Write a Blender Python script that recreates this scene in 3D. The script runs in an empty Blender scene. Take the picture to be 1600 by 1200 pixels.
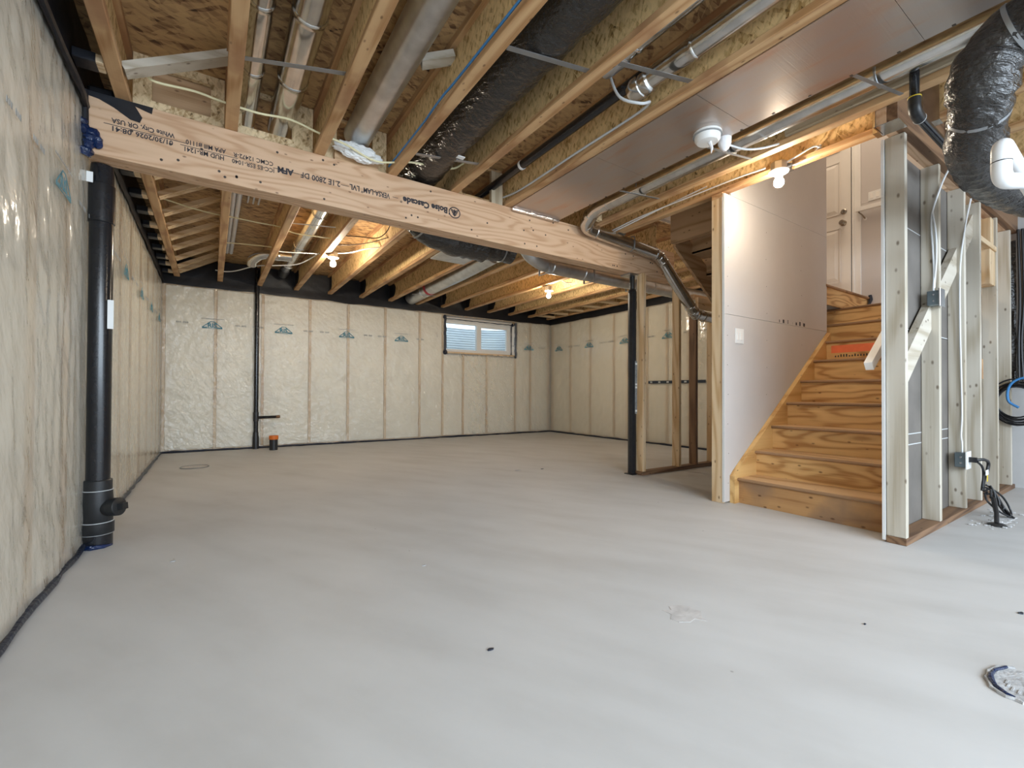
import bpy, bmesh, math, random
from mathutils import Vector, Matrix, noise

random.seed(7)
scene = bpy.context.scene
COL = scene.collection

# ------------------------------------------------------------------ camera
cam_data = bpy.data.cameras.new('camera')
cam = bpy.data.objects.new('camera', cam_data)
COL.objects.link(cam)
cam_data.sensor_width = 36.0
cam_data.lens = 36.0 * 703.2 / 1600.0
cam_data.shift_y = 6.0 / 1600.0
cam_data.clip_start = 0.02
YAW, PITCH, ROLL = math.radians(33.687), math.radians(0.577), math.radians(-0.245)
fwd = Vector((math.sin(YAW) * math.cos(PITCH), math.cos(YAW) * math.cos(PITCH), math.sin(PITCH)))
rgt = Vector((math.cos(YAW), -math.sin(YAW), 0))
upv = rgt.cross(fwd)
r2 = rgt * math.cos(ROLL) - upv * math.sin(ROLL)
u2 = upv * math.cos(ROLL) + rgt * math.sin(ROLL)
m = Matrix((r2, u2, -fwd)).transposed().to_4x4()
m.translation = Vector((0, 0, 0.833))
cam.matrix_world = m
scene.camera = cam

# ------------------------------------------------------------------ world, lights, exposure
scene.view_settings.view_transform = 'Standard'
scene.view_settings.look = 'None'
scene.view_settings.exposure = 0.15
scene.view_settings.gamma = 1.0
scene.view_settings.use_curve_mapping = False
world = bpy.data.worlds.new('daylight')
scene.world = world
world.use_nodes = True
world.node_tree.nodes['Background'].inputs['Color'].default_value = (0.80, 0.90, 1.0, 1)
world.node_tree.nodes['Background'].inputs['Strength'].default_value = 2.0
BULB_POWER = 900.0


def area_light(name, loc, rot, sx, sy, power, color):
    d = bpy.data.lights.new(name, 'AREA')
    d.shape = 'RECTANGLE'
    d.size, d.size_y, d.energy, d.color = sx, sy, power, color
    o = bpy.data.objects.new(name, d)
    o.location, o.rotation_euler = loc, rot
    COL.objects.link(o)
    return o


# unseen cool fill light added behind the photographer to brighten the room
area_light('rear_fill', (1.6, -3.4, 2.0), (math.radians(72), 0, 0), 6.0, 1.6, 290, (0.72, 0.86, 1.0))
# overhead fill panel added out of view to lift the near floor
area_light('near_floor_fill', (0.4, -1.9, 2.3), (math.radians(20), 0, 0), 2.6, 0.9, 50, (0.80, 0.90, 1.0))
# unseen warm fill added high above the stair landing
area_light('landing_fill', (5.2, 1.9, 4.95), (0, 0, 0), 1.2, 1.2, 30, (1.0, 0.82, 0.62))


# ------------------------------------------------------------------ materials
def nt(name):
    mt = bpy.data.materials.new(name)
    mt.use_nodes = True
    n, l = mt.node_tree.nodes, mt.node_tree.links
    return mt, n, l, n['Principled BSDF']


def ramp(n, stops):
    r = n.new('ShaderNodeValToRGB')
    e = r.color_ramp.elements
    while len(e) < len(stops):
        e.new(0.5)
    for k, (p, c) in enumerate(stops):
        e[k].position = p
        e[k].color = (c[0], c[1], c[2], 1)
    return r


def mapping(n, l, scale, rot=(0, 0, 0)):
    t = n.new('ShaderNodeTexCoord')
    mp = n.new('ShaderNodeMapping')
    mp.vector_type = 'TEXTURE'
    mp.inputs['Scale'].default_value = tuple(1.0 / q for q in scale)
    mp.inputs['Rotation'].default_value = rot
    l.new(t.outputs['Object'], mp.inputs['Vector'])
    return mp


def add_bump(n, l, b, src, strength, dist=0.01):
    bp = n.new('ShaderNodeBump')
    bp.inputs['Strength'].default_value = strength
    bp.inputs['Distance'].default_value = dist
    l.new(src, bp.inputs['Height'])
    l.new(bp.outputs['Normal'], b.inputs['Normal'])
    return bp


def plain(name, col, rough=0.5, metal=0.0, var=0.0, scale=8.0, bump=0.0, bscale=None, coat=0.0):
    mt, n, l, b = nt(name)
    b.inputs['Roughness'].default_value = rough
    b.inputs['Metallic'].default_value = metal
    b.inputs['Coat Weight'].default_value = coat
    mp = mapping(n, l, (1, 1, 1))
    nz = n.new('ShaderNodeTexNoise')
    nz.inputs['Scale'].default_value = scale
    nz.inputs['Detail'].default_value = 4
    l.new(mp.outputs[0], nz.inputs['Vector'])
    r = ramp(n, [(0.3, [c * (1 - var) for c in col]), (0.7, [min(1, c * (1 + var)) for c in col])])
    l.new(nz.outputs['Fac'], r.inputs[0])
    l.new(r.outputs[0], b.inputs['Base Color'])
    if bump:
        nb = n.new('ShaderNodeTexNoise')
        nb.inputs['Scale'].default_value = bscale or scale
        nb.inputs['Detail'].default_value = 3
        l.new(mp.outputs[0], nb.inputs['Vector'])
        add_bump(n, l, b, nb.outputs['Fac'], bump)
    return mt


def wood(name, light, dark, axis, rings=9.0, knots=0.5, rough=0.6, stain=None, cross=5.0, along=0.45):
    """lumber with the grain along one axis; contour rings, fine fibre and sparse knots"""
    mt, n, l, b = nt(name)
    b.inputs['Roughness'].default_value = rough
    ix = 'xyz'.index(axis)
    s = [cross] * 3
    s[ix] = along
    mp = mapping(n, l, s)
    nz = n.new('ShaderNodeTexNoise')
    nz.inputs['Scale'].default_value = 1.0
    nz.inputs['Detail'].default_value = 1.5
    l.new(mp.outputs[0], nz.inputs['Vector'])
    mul = n.new('ShaderNodeMath'); mul.operation = 'MULTIPLY'
    mul.inputs[1].default_value = rings * 6.28
    l.new(nz.outputs['Fac'], mul.inputs[0])
    sn = n.new('ShaderNodeMath'); sn.operation = 'SINE'
    l.new(mul.outputs[0], sn.inputs[0])
    mr = n.new('ShaderNodeMapRange')
    mr.inputs['From Min'].default_value = -1
    mr.inputs['From Max'].default_value = 1
    l.new(sn.outputs[0], mr.inputs['Value'])
    s2 = [90.0] * 3
    s2[ix] = 2.0
    mp2 = mapping(n, l, s2)
    n2 = n.new('ShaderNodeTexNoise')
    n2.inputs['Scale'].default_value = 1.0
    n2.inputs['Detail'].default_value = 3
    l.new(mp2.outputs[0], n2.inputs['Vector'])
    mixv = n.new('ShaderNodeMath'); mixv.operation = 'MULTIPLY_ADD'
    mixv.inputs[1].default_value = 0.55
    l.new(mr.outputs[0], mixv.inputs[0])
    h2 = n.new('ShaderNodeMath'); h2.operation = 'MULTIPLY'
    h2.inputs[1].default_value = 0.5
    l.new(n2.outputs['Fac'], h2.inputs[0])
    l.new(h2.outputs[0], mixv.inputs[2])
    r = ramp(n, [(0.22, light), (0.58, [a * 0.72 + c * 0.28 for a, c in zip(light, dark)]), (0.84, dark)])
    l.new(mixv.outputs[0], r.inputs[0])
    col = r.outputs[0]
    if stain:
        n3 = n.new('ShaderNodeTexNoise')
        n3.inputs['Scale'].default_value = 2.6
        n3.inputs['Detail'].default_value = 4
        l.new(mapping(n, l, (1, 1, 1)).outputs[0], n3.inputs['Vector'])
        rs = ramp(n, [(0.50, (0, 0, 0)), (0.64, (0.8, 0.8, 0.8))])
        l.new(n3.outputs['Fac'], rs.inputs[0])
        mx = n.new('ShaderNodeMix'); mx.data_type = 'RGBA'
        l.new(rs.outputs[0], mx.inputs['Factor'])
        l.new(col, mx.inputs['A'])
        mx.inputs['B'].default_value = (*stain, 1)
        col = mx.outputs['Result']
    if knots:
        s3 = [17.0] * 3
        s3[ix] = 9.0
        mp3 = mapping(n, l, s3)
        v = n.new('ShaderNodeTexVoronoi')
        v.inputs['Scale'].default_value = 1.0
        l.new(mp3.outputs[0], v.inputs['Vector'])
        rk = ramp(n, [(0.0, (1, 1, 1)), (0.075 * (0.5 + knots), (0.7, 0.7, 0.7)), (0.15 * (0.5 + knots), (0, 0, 0))])
        l.new(v.outputs['Distance'], rk.inputs[0])
        mk = n.new('ShaderNodeMix'); mk.data_type = 'RGBA'
        l.new(rk.outputs[0], mk.inputs['Factor'])
        l.new(col, mk.inputs['A'])
        mk.inputs['B'].default_value = (dark[0] * 0.32, dark[1] * 0.26, dark[2] * 0.22, 1)
        col = mk.outputs['Result']
    l.new(col, b.inputs['Base Color'])
    add_bump(n, l, b, n2.outputs['Fac'], 0.15, 0.004)
    return mt


def osb(name, light, dark, chip=18.0, plane='yz'):
    """strand board: three layers of long thin strands turned within the board's plane"""
    mt, n, l, b = nt(name)
    b.inputs['Roughness'].default_value = 0.65
    outs = []
    for ang, k1, k2 in ((0.12, 2.0, 0.42), (0.75, 1.7, 0.5), (-0.62, 1.6, 0.45)):
        t = n.new('ShaderNodeTexCoord')
        mp = n.new('ShaderNodeMapping')
        mp.vector_type = 'TEXTURE'
        mp.inputs['Rotation'].default_value = (ang, 0, 0) if plane == 'yz' else ((0, ang, 0) if plane == 'xz' else (0, 0, ang))
        a_, b_ = 1.0 / (chip * k1), 1.0 / (chip * k2)
        mp.inputs['Scale'].default_value = (a_, a_, b_) if plane in ('yz', 'xz') else (b_, a_, a_)
        l.new(t.outputs['Object'], mp.inputs['Vector'])
        v = n.new('ShaderNodeTexVoronoi')
        v.inputs['Scale'].default_value = 1.0
        l.new(mp.outputs[0], v.inputs['Vector'])
        sp = n.new('ShaderNodeSeparateColor')
        l.new(v.outputs['Color'], sp.inputs[0])
        outs.append(sp.outputs[0])
    a = n.new('ShaderNodeMath'); a.operation = 'ADD'
    l.new(outs[0], a.inputs[0]); l.new(outs[1], a.inputs[1])
    a2 = n.new('ShaderNodeMath'); a2.operation = 'ADD'
    l.new(a.outputs[0], a2.inputs[0]); l.new(outs[2], a2.inputs[1])
    d = n.new('ShaderNodeMath'); d.operation = 'DIVIDE'
    d.inputs[1].default_value = 3.0
    l.new(a2.outputs[0], d.inputs[0])
    mid = [(p + q) / 2 for p, q in zip(light, dark)]
    r = ramp(n, [(0.08, [c * 0.3 for c in dark]), (0.18, dark), (0.34, mid), (0.52, light), (0.85, [min(1, c * 1.15) for c in light])])
    l.new(d.outputs[0], r.inputs[0])
    l.new(r.outputs[0], b.inputs['Base Color'])
    add_bump(n, l, b, d.outputs[0], 0.25, 0.004)
    return mt


M = {}
for ax in 'xyz':
    M['spruce_' + ax] = wood('spruce_' + ax, (0.72, 0.55, 0.35), (0.52, 0.33, 0.16), ax, knots=0.5)
    M['pale_' + ax] = wood('pale_spruce_' + ax, (0.57, 0.525, 0.445), (0.40, 0.345, 0.26), ax, knots=0.55, rings=6)
    M['flange_' + ax] = wood('flange_' + ax, (0.58, 0.37, 0.19), (0.38, 0.20, 0.08), ax, knots=0.35, stain=(0.34, 0.17, 0.08))
    M['lvl_' + ax] = wood('veneer_' + ax, (0.64, 0.43, 0.275), (0.50, 0.30, 0.17), ax, rings=11, knots=0.25, cross=6.5, along=0.9)
    M['brown_' + ax] = wood('brown_lumber_' + ax, (0.24, 0.135, 0.07), (0.12, 0.06, 0.03), ax, knots=0.3)
    M['fir_' + ax] = wood('fir_plywood_' + ax, (0.76, 0.49, 0.21), (0.44, 0.22, 0.07), ax, rings=9, knots=0.45, cross=5.5, along=1.3)
    M['grey_' + ax] = wood('grey_lumber_' + ax, (0.50, 0.42, 0.30), (0.36, 0.28, 0.18), ax, knots=0.2)
    M['tan_' + ax] = wood('tan_lumber_' + ax, (0.62, 0.42, 0.25), (0.44, 0.27, 0.14), ax, knots=0.4)
M['dirty_fir_y'] = wood('dirty_fir_y', (0.52, 0.29, 0.12), (0.32, 0.15, 0.05), 'y', rings=4, knots=0.5, stain=(0.28, 0.17, 0.10), cross=6, along=0.9)
M['tread_y'] = wood('tread_y', (0.66, 0.44, 0.24), (0.46, 0.27, 0.12), 'y', rings=5, knots=0.1)
M['nosing'] = wood('nosing_ply', (0.36, 0.21, 0.11), (0.20, 0.11, 0.05), 'y', rings=4, knots=0)
M['stringer'] = wood('stringer_x', (0.76, 0.49, 0.20), (0.55, 0.30, 0.10), 'x', rings=5, knots=0.2)
M['web'] = osb('osb_web', (0.72, 0.52, 0.26), (0.38, 0.22, 0.07), 40, 'yz')
M['subfloor'] = osb('osb_subfloor', (0.50, 0.32, 0.15), (0.20, 0.10, 0.045), 24, 'xy')
M['osb_pale'] = osb('osb_pale', (0.72, 0.56, 0.34), (0.42, 0.27, 0.12), 40, 'xz')
M['batt'] = plain('fibreglass_batt', (0.90, 0.86, 0.75), 0.95, var=0.05, scale=5, bump=0.5, bscale=18)
M['fluff'] = plain('white_fibreglass', (0.86, 0.87, 0.86), 0.95, var=0.05, scale=12, bump=0.9, bscale=40)
M['black_wrap'] = plain('black_wrap', (0.009, 0.010, 0.014), 0.42, var=0.3, bump=0.5, bscale=9)

M['blue_film'] = plain('blue_film', (0.006, 0.018, 0.065), 0.25, var=0.5, bump=0.9, bscale=40)
M['tape'] = plain('dark_tape', (0.012, 0.018, 0.035), 0.35, var=0.3, bump=0.6, bscale=40)
M['abs'] = plain('black_pipe', (0.012, 0.013, 0.016), 0.2, var=0.2, scale=20)
M['abs_dull'] = plain('black_fitting', (0.016, 0.017, 0.019), 0.42, var=0.2)
M['steel_black'] = plain('black_steel', (0.012, 0.012, 0.014), 0.35, var=0.3, scale=30)
M['galv'] = plain('galvanised', (0.62, 0.62, 0.61), 0.19, 1.0, var=0.12, scale=14, bump=0.05, bscale=5)
M['galv_dull'] = plain('galvanised_dull', (0.55, 0.56, 0.57), 0.33, 0.95, var=0.15, scale=10)
M['strap'] = plain('strap_steel', (0.34, 0.36, 0.38), 0.42, 0.9, var=0.1)
M['foil_tape'] = plain('foil_tape', (0.80, 0.78, 0.78), 0.22, 1.0, var=0.08, bump=0.8, bscale=45)
M['chrome'] = plain('bright_zinc', (0.66, 0.68, 0.70), 0.25, 1.0, var=0.1, scale=30)
M['nickel'] = plain('satin_nickel', (0.34, 0.30, 0.25), 0.3, 1.0, var=0.1)
M['white_plastic'] = plain('white_plastic', (0.82, 0.82, 0.80), 0.35, var=0.02)
M['pvc'] = plain('white_pvc', (0.78, 0.79, 0.80), 0.3, var=0.04, scale=6)
M['white_paint'] = plain('white_paint', (0.82, 0.78, 0.72), 0.4, var=0.02)
M['trim_white'] = plain('trim_white', (0.86, 0.84, 0.80), 0.4, var=0.02)
M['drywall'] = plain('drywall_face', (0.60, 0.56, 0.535), 0.8, var=0.025, scale=3, bump=0.05, bscale=80)
M['drywall_edge'] = plain('gypsum_edge', (0.70, 0.70, 0.69), 0.8, var=0.03)
M['drywall_back'] = plain('drywall_back', (0.15, 0.135, 0.12), 0.85, var=0.15, scale=5)
M['porcelain'] = plain('porcelain', (0.88, 0.87, 0.84), 0.25, var=0.01)
M['ink'] = plain('black_ink', (0.030, 0.028, 0.035), 0.7, var=0.2)
M['teal_ink'] = plain('teal_ink', (0.03, 0.20, 0.28), 0.6, var=0.15)
M['grey_ink'] = plain('grey_ink', (0.30, 0.31, 0.31), 0.7, var=0.1)
M['yellow_cable'] = plain('yellow_cable', (0.80, 0.74, 0.46), 0.45, var=0.04)
M['white_cable'] = plain('white_cable', (0.74, 0.76, 0.77), 0.4, var=0.03)
M['grey_cable'] = plain('grey_cable', (0.55, 0.57, 0.58), 0.4, var=0.03)
M['blue_cable'] = plain('blue_cable', (0.05, 0.22, 0.50), 0.35, var=0.05)
M['black_cable'] = plain('black_cable', (0.014, 0.014, 0.016), 0.4, var=0.2)
M['dark_wire'] = plain('dark_wire', (0.05, 0.035, 0.025), 0.5, var=0.2)
M['orange'] = plain('orange_cap', (0.72, 0.17, 0.02), 0.5, var=0.08)
M['orange_paint'] = plain('orange_spray', (0.95, 0.22, 0.09), 0.6, var=0.12, scale=12)
M['paper'] = plain('white_label', (0.80, 0.82, 0.82), 0.6, var=0.03)
M['grey_label'] = plain('grey_label', (0.26, 0.28, 0.29), 0.45, var=0.25, scale=40)
M['red_label'] = plain('red_label', (0.45, 0.03, 0.06), 0.5, var=0.1)
M['yellow_tag'] = plain('yellow_tag', (0.75, 0.55, 0.03), 0.5, var=0.05)
M['box_blue'] = plain('zinc_box', (0.20, 0.25, 0.28), 0.35, 0.8, var=0.15)
M['foundation'] = plain('foundation_concrete', (0.52, 0.52, 0.52), 0.85, var=0.08, scale=5)
M['well'] = plain('window_well_steel', (0.80, 0.86, 0.90), 0.45, 0.0, var=0.03)
M['hanger_strip'] = plain('blue_black_strap', (0.012, 0.025, 0.05), 0.4, var=0.3)
M['lamp_foam'] = plain('lamp_cover', (0.85, 0.85, 0.87), 0.5, var=0.03, bump=0.5, bscale=40)

# concrete floor: trowelled slab with faint clouds, scratches and specks
mt, n, l, b = nt('concrete_floor')
mp = mapping(n, l, (1, 1, 1))
n1 = n.new('ShaderNodeTexNoise'); n1.inputs['Scale'].default_value = 0.9; n1.inputs['Detail'].default_value = 8; n1.inputs['Roughness'].default_value = 0.6
l.new(mp.outputs[0], n1.inputs['Vector'])
n2 = n.new('ShaderNodeTexNoise'); n2.inputs['Scale'].default_value = 1.0; n2.inputs['Detail'].default_value = 6
l.new(mapping(n, l, (5, 1.4, 1), (0, 0, 0.5)).outputs[0], n2.inputs['Vector'])
ad = n.new('ShaderNodeMath'); ad.operation = 'MULTIPLY_ADD'; ad.inputs[1].default_value = 0.5
l.new(n1.outputs['Fac'], ad.inputs[0])
hf = n.new('ShaderNodeMath'); hf.operation = 'MULTIPLY'; hf.inputs[1].default_value = 0.5
l.new(n2.outputs['Fac'], hf.inputs[0]); l.new(hf.outputs[0], ad.inputs[2])
r = ramp(n, [(0.32, (0.46, 0.45, 0.435)), (0.5, (0.535, 0.53, 0.52)), (0.68, (0.585, 0.582, 0.575))])
l.new(ad.outputs[0], r.inputs[0])
vs = n.new('ShaderNodeTexVoronoi'); vs.inputs['Scale'].default_value = 3.2
l.new(mp.outputs[0], vs.inputs['Vector'])
rs = ramp(n, [(0.0, (1, 1, 1)), (0.012, (0.7, 0.7, 0.7)), (0.022, (0, 0, 0))])
l.new(vs.outputs['Distance'], rs.inputs[0])
mx = n.new('ShaderNodeMix'); mx.data_type = 'RGBA'
l.new(rs.outputs[0], mx.inputs['Factor']); l.new(r.outputs[0], mx.inputs['A'])
mx.inputs['B'].default_value = (0.25, 0.24, 0.23, 1)
l.new(mx.outputs['Result'], b.inputs['Base Color'])
b.inputs['Roughness'].default_value = 0.55
add_bump(n, l, b, n2.outputs['Fac'], 0.06, 0.01)
M['concrete'] = mt
M['concrete_dark'] = plain('concrete_scraped', (0.40, 0.40, 0.40), 0.85, var=0.25, scale=22, bump=0.6, bscale=50)
M['concrete_stain'] = plain('concrete_stain', (0.53, 0.51, 0.495), 0.7, var=0.12, scale=30, bump=0.2, bscale=60)

# clear vapour barrier film: thin, hazy, wrinkled
def film_material(key, sc1, sc2, strength, dist=0.018):
    mt, n, l, b = nt('clear_' + key)
    b.inputs['Base Color'].default_value = (0.86, 0.825, 0.74, 1)
    b.inputs['Roughness'].default_value = 0.15
    b.inputs['Specular IOR Level'].default_value = 1.0
    tr = n.new('ShaderNodeBsdfTransparent')
    tr.inputs['Color'].default_value = (0.97, 0.965, 0.95, 1)
    ms = n.new('ShaderNodeMixShader')
    lw_ = n.new('ShaderNodeLayerWeight'); lw_.inputs['Blend'].default_value = 0.38
    fm = n.new('ShaderNodeMapRange'); fm.inputs['To Min'].default_value = 0.27; fm.inputs['To Max'].default_value = 0.62
    l.new(lw_.outputs['Facing'], fm.inputs['Value']); l.new(fm.outputs[0], ms.inputs[0])
    l.new(tr.outputs[0], ms.inputs[1]); l.new(b.outputs[0], ms.inputs[2])
    gl = n.new('ShaderNodeBsdfGlossy'); gl.inputs['Roughness'].default_value = 0.14
    fr = n.new('ShaderNodeFresnel'); fr.inputs['IOR'].default_value = 1.4
    fa = n.new('ShaderNodeMath'); fa.operation = 'MULTIPLY_ADD'; fa.inputs[1].default_value = 0.35; fa.inputs[2].default_value = 0.05
    l.new(fr.outputs[0], fa.inputs[0])
    m2 = n.new('ShaderNodeMixShader')
    l.new(fa.outputs[0], m2.inputs[0]); l.new(ms.outputs[0], m2.inputs[1]); l.new(gl.outputs[0], m2.inputs[2])
    l.new(m2.outputs[0], n['Material Output'].inputs['Surface'])
    na = n.new('ShaderNodeTexNoise'); na.inputs['Scale'].default_value = 1.0; na.inputs['Detail'].default_value = 3
    l.new(mapping(n, l, sc1, (0.12, 0.30, 0.0)).outputs[0], na.inputs['Vector'])
    nb_ = n.new('ShaderNodeTexNoise'); nb_.inputs['Scale'].default_value = 1.0; nb_.inputs['Detail'].default_value = 3
    l.new(mapping(n, l, sc2, (0.5, -0.7, 0.0)).outputs[0], nb_.inputs['Vector'])
    am = n.new('ShaderNodeMath'); am.operation = 'ADD'
    l.new(na.outputs['Fac'], am.inputs[0]); l.new(nb_.outputs['Fac'], am.inputs[1])
    bp = add_bump(n, l, b, am.outputs[0], strength, dist)
    l.new(bp.outputs['Normal'], gl.inputs['Normal'])
    b.inputs['Specular IOR Level'].default_value = 0.2
    M[key] = mt
film_material('film', (7, 7, 0.8), (13, 13, 2.5), 0.42)
film_material('film_taut', (6, 6, 5), (20, 20, 6), 1.0, 0.03)

# black glossy sleeve film, finely creased
mt, n, l, b = nt('black_film')
b.inputs['Base Color'].default_value = (0.022, 0.020, 0.019, 1)
b.inputs['Roughness'].default_value = 0.20
b.inputs['Specular IOR Level'].default_value = 0.65
c1 = n.new('ShaderNodeTexNoise'); c1.inputs['Scale'].default_value = 1.0; c1.inputs['Detail'].default_value = 3
l.new(mapping(n, l, (10, 10, 70), (0.25, 0.1, 0)).outputs[0], c1.inputs['Vector'])
c2 = n.new('ShaderNodeTexNoise'); c2.inputs['Scale'].default_value = 34.0; c2.inputs['Detail'].default_value = 4
l.new(mapping(n, l, (1, 1, 1)).outputs[0], c2.inputs['Vector'])
cm = n.new('ShaderNodeMath'); cm.operation = 'ADD'
l.new(c1.outputs['Fac'], cm.inputs[0]); l.new(c2.outputs['Fac'], cm.inputs[1])
add_bump(n, l, b, cm.outputs[0], 0.9, 0.012)
M['black_film'] = mt

# window glass
mt, n, l, b = nt('window_glass')
tr = n.new('ShaderNodeBsdfTransparent'); tr.inputs['Color'].default_value = (0.93, 0.97, 0.98, 1)
b.inputs['Base Color'].default_value = (0.9, 0.95, 1, 1); b.inputs['Roughness'].default_value = 0.03
ms = n.new('ShaderNodeMixShader'); ms.inputs[0].default_value = 0.06
l.new(tr.outputs[0], ms.inputs[1]); l.new(b.outputs[0], ms.inputs[2])
l.new(ms.outputs[0], n['Material Output'].inputs['Surface'])
M['glass'] = mt

# foil-faced duct board: brushed, copper-grey, with streaked red-brown blotches
mt, n, l, b = nt('foil_panel')
b.inputs['Metallic'].default_value = 0.75
b.inputs['Roughness'].default_value = 0.28
nz = n.new('ShaderNodeTexNoise'); nz.inputs['Scale'].default_value = 1.0; nz.inputs['Detail'].default_value = 5
l.new(mapping(n, l, (10, 2.2, 1)).outputs[0], nz.inputs['Vector'])
r = ramp(n, [(0.40, (0.47, 0.425, 0.40)), (0.56, (0.49, 0.41, 0.36)), (0.72, (0.50, 0.32, 0.23))])
l.new(nz.outputs['Fac'], r.inputs[0]); l.new(r.outputs[0], b.inputs['Base Color'])
nl = n.new('ShaderNodeTexNoise'); nl.inputs['Scale'].default_value = 1.0; nl.inputs['Detail'].default_value = 2
l.new(mapping(n, l, (2, 160, 1)).outputs[0], nl.inputs['Vector'])
add_bump(n, l, b, nl.outputs['Fac'], 0.10, 0.004)
M['foil_panel'] = mt

# lamp glass
mt, n, l, b = nt('bulb_glow')
b.inputs['Base Color'].default_value = (1, 0.95, 0.85, 1)
b.inputs['Emission Color'].default_value = (1.0, 0.87, 0.68, 1)
b.inputs['Emission Strength'].default_value = BULB_POWER
M['bulb'] = mt
mt = mt.copy(); mt.name = 'small_bulb_glow'
mt.node_tree.nodes['Principled BSDF'].inputs['Emission Strength'].default_value = BULB_POWER * 0.5
M['bulb_small'] = mt


# ------------------------------------------------------------------ mesh helpers
class MB:
    """collects vertices and faces in world coordinates; build() makes ONE mesh object"""

    def __init__(self):
        self.v, self.f, self.mi = [], [], []

    def add(self, verts, faces, mi=0):
        o = len(self.v)
        self.v += [tuple(p) for p in verts]
        self.f += [tuple(i + o for i in f) for f in faces]
        self.mi += [mi] * len(faces)
        return self

    def box(self, x0, x1, y0, y1, z0, z1, mi=0, ch=0.0):
        if ch <= 0:
            vs = [(x, y, z) for x in (x0, x1) for y in (y0, y1) for z in (z0, z1)]
            fs = [(0, 1, 3, 2), (4, 6, 7, 5), (0, 4, 5, 1), (2, 3, 7, 6), (0, 2, 6, 4), (1, 5, 7, 3)]
            return self.add(vs, fs, mi)
        bm = bmesh.new()
        bmesh.ops.create_cube(bm, size=1.0)
        for q in bm.verts:
            q.co = Vector(((x0 + x1) / 2 + q.co.x * (x1 - x0), (y0 + y1) / 2 + q.co.y * (y1 - y0), (z0 + z1) / 2 + q.co.z * (z1 - z0)))
        bmesh.ops.bevel(bm, geom=bm.edges[:], offset=ch, segments=1, affect='EDGES', profile=0.5)
        bm.verts.index_update()
        self.add([q.co for q in bm.verts], [[q.index for q in f.verts] for f in bm.faces], mi)
        bm.free()
        return self

    def bar(self, a, b, w, h, up=(0, 0, 1), mi=0):
        """rectangular bar from a to b; w across, h along up"""
        a, b = Vector(a), Vector(b)
        d = (b - a).normalized()
        s = d.cross(Vector(up)).normalized()
        u = s.cross(d).normalized()
        vs = []
        for p in (a, b):
            for i, j in ((-1, -1), (1, -1), (1, 1), (-1, 1)):
                vs.append(p + s * (i * w / 2) + u * (j * h / 2))
        return self.add(vs, [(3, 2, 1, 0), (4, 5, 6, 7), (0, 1, 5, 4), (1, 2, 6, 5), (2, 3, 7, 6), (3, 0, 4, 7)], mi)

    def prism(self, poly, axis, a, b, mi=0):
        """extrude a polygon given in the two other coordinates along an axis"""
        def P(p, t):
            if axis == 'x':
                return (t, p[0], p[1])
            if axis == 'y':
                return (p[0], t, p[1])
            return (p[0], p[1], t)
        k = len(poly)
        vs = [P(p, a) for p in poly] + [P(p, b) for p in poly]
        fs = [tuple(range(k)), tuple(range(2 * k - 1, k - 1, -1))]
        fs += [(i, i + k, (i + 1) % k + k, (i + 1) % k) for i in range(k)]
        return self.add(vs, fs, mi)

    def tube(self, pts, r, seg=12, caps=True, mi=0, wob=0.0):
        pts = [Vector(p) for p in pts]
        k = len(pts)
        rs = r if isinstance(r, (list, tuple)) else [r] * k
        t0 = (pts[1] - pts[0]).normalized()
        ref = Vector((0, 0, 1)) if abs(t0.z) < 0.9 else Vector((1, 0, 0))
        s = t0.cross(ref).normalized()
        vs = []
        for i in range(k):
            if i == 0:
                t = (pts[1] - pts[0]).normalized()
            elif i == k - 1:
                t = (pts[-1] - pts[-2]).normalized()
            else:
                t = ((pts[i + 1] - pts[i]).normalized() + (pts[i] - pts[i - 1]).normalized()).normalized()
            s = (s - t * s.dot(t)).normalized()
            u = t.cross(s)
            for j in range(seg):
                a = 2 * math.pi * j / seg
                rr = rs[i] * (1 + (wob * noise.noise(Vector((math.cos(a) * 2, math.sin(a) * 2, i * 0.7))) if wob else 0))
                vs.append(pts[i] + s * (rr * math.cos(a)) + u * (rr * math.sin(a)))
        fs = []
        for i in range(k - 1):
            for j in range(seg):
                j2 = (j + 1) % seg
                fs.append((i * seg + j, i * seg + j2, (i + 1) * seg + j2, (i + 1) * seg + j))
        if caps:
            fs.append(tuple(range(seg - 1, -1, -1)))
            fs.append(tuple((k - 1) * seg + j for j in range(seg)))
        return self.add(vs, fs, mi)

    def lathe(self, c, prof, axis=(0, 0, 1), seg=20, mi=0):
        """profile of (radius, offset along axis) revolved around axis through c"""
        ax = Vector(axis).normalized()
        ref = Vector((1, 0, 0)) if abs(ax.x) < 0.9 else Vector((0, 1, 0))
        s = ax.cross(ref).normalized()
        u = ax.cross(s)
        c = Vector(c)
        vs = []
        for r_, h in prof:
            for j in range(seg):
                a = 2 * math.pi * j / seg
                vs.append(c + ax * h + s * (max(r_, 1e-4) * math.cos(a)) + u * (max(r_, 1e-4) * math.sin(a)))
        fs = []
        for i in range(len(prof) - 1):
            for j in range(seg):
                j2 = (j + 1) % seg
                fs.append((i * seg + j, i * seg + j2, (i + 1) * seg + j2, (i + 1) * seg + j))
        fs.append(tuple(range(seg - 1, -1, -1)))
        fs.append(tuple((len(prof) - 1) * seg + j for j in range(seg)))
        return self.add(vs, fs, mi)

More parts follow.
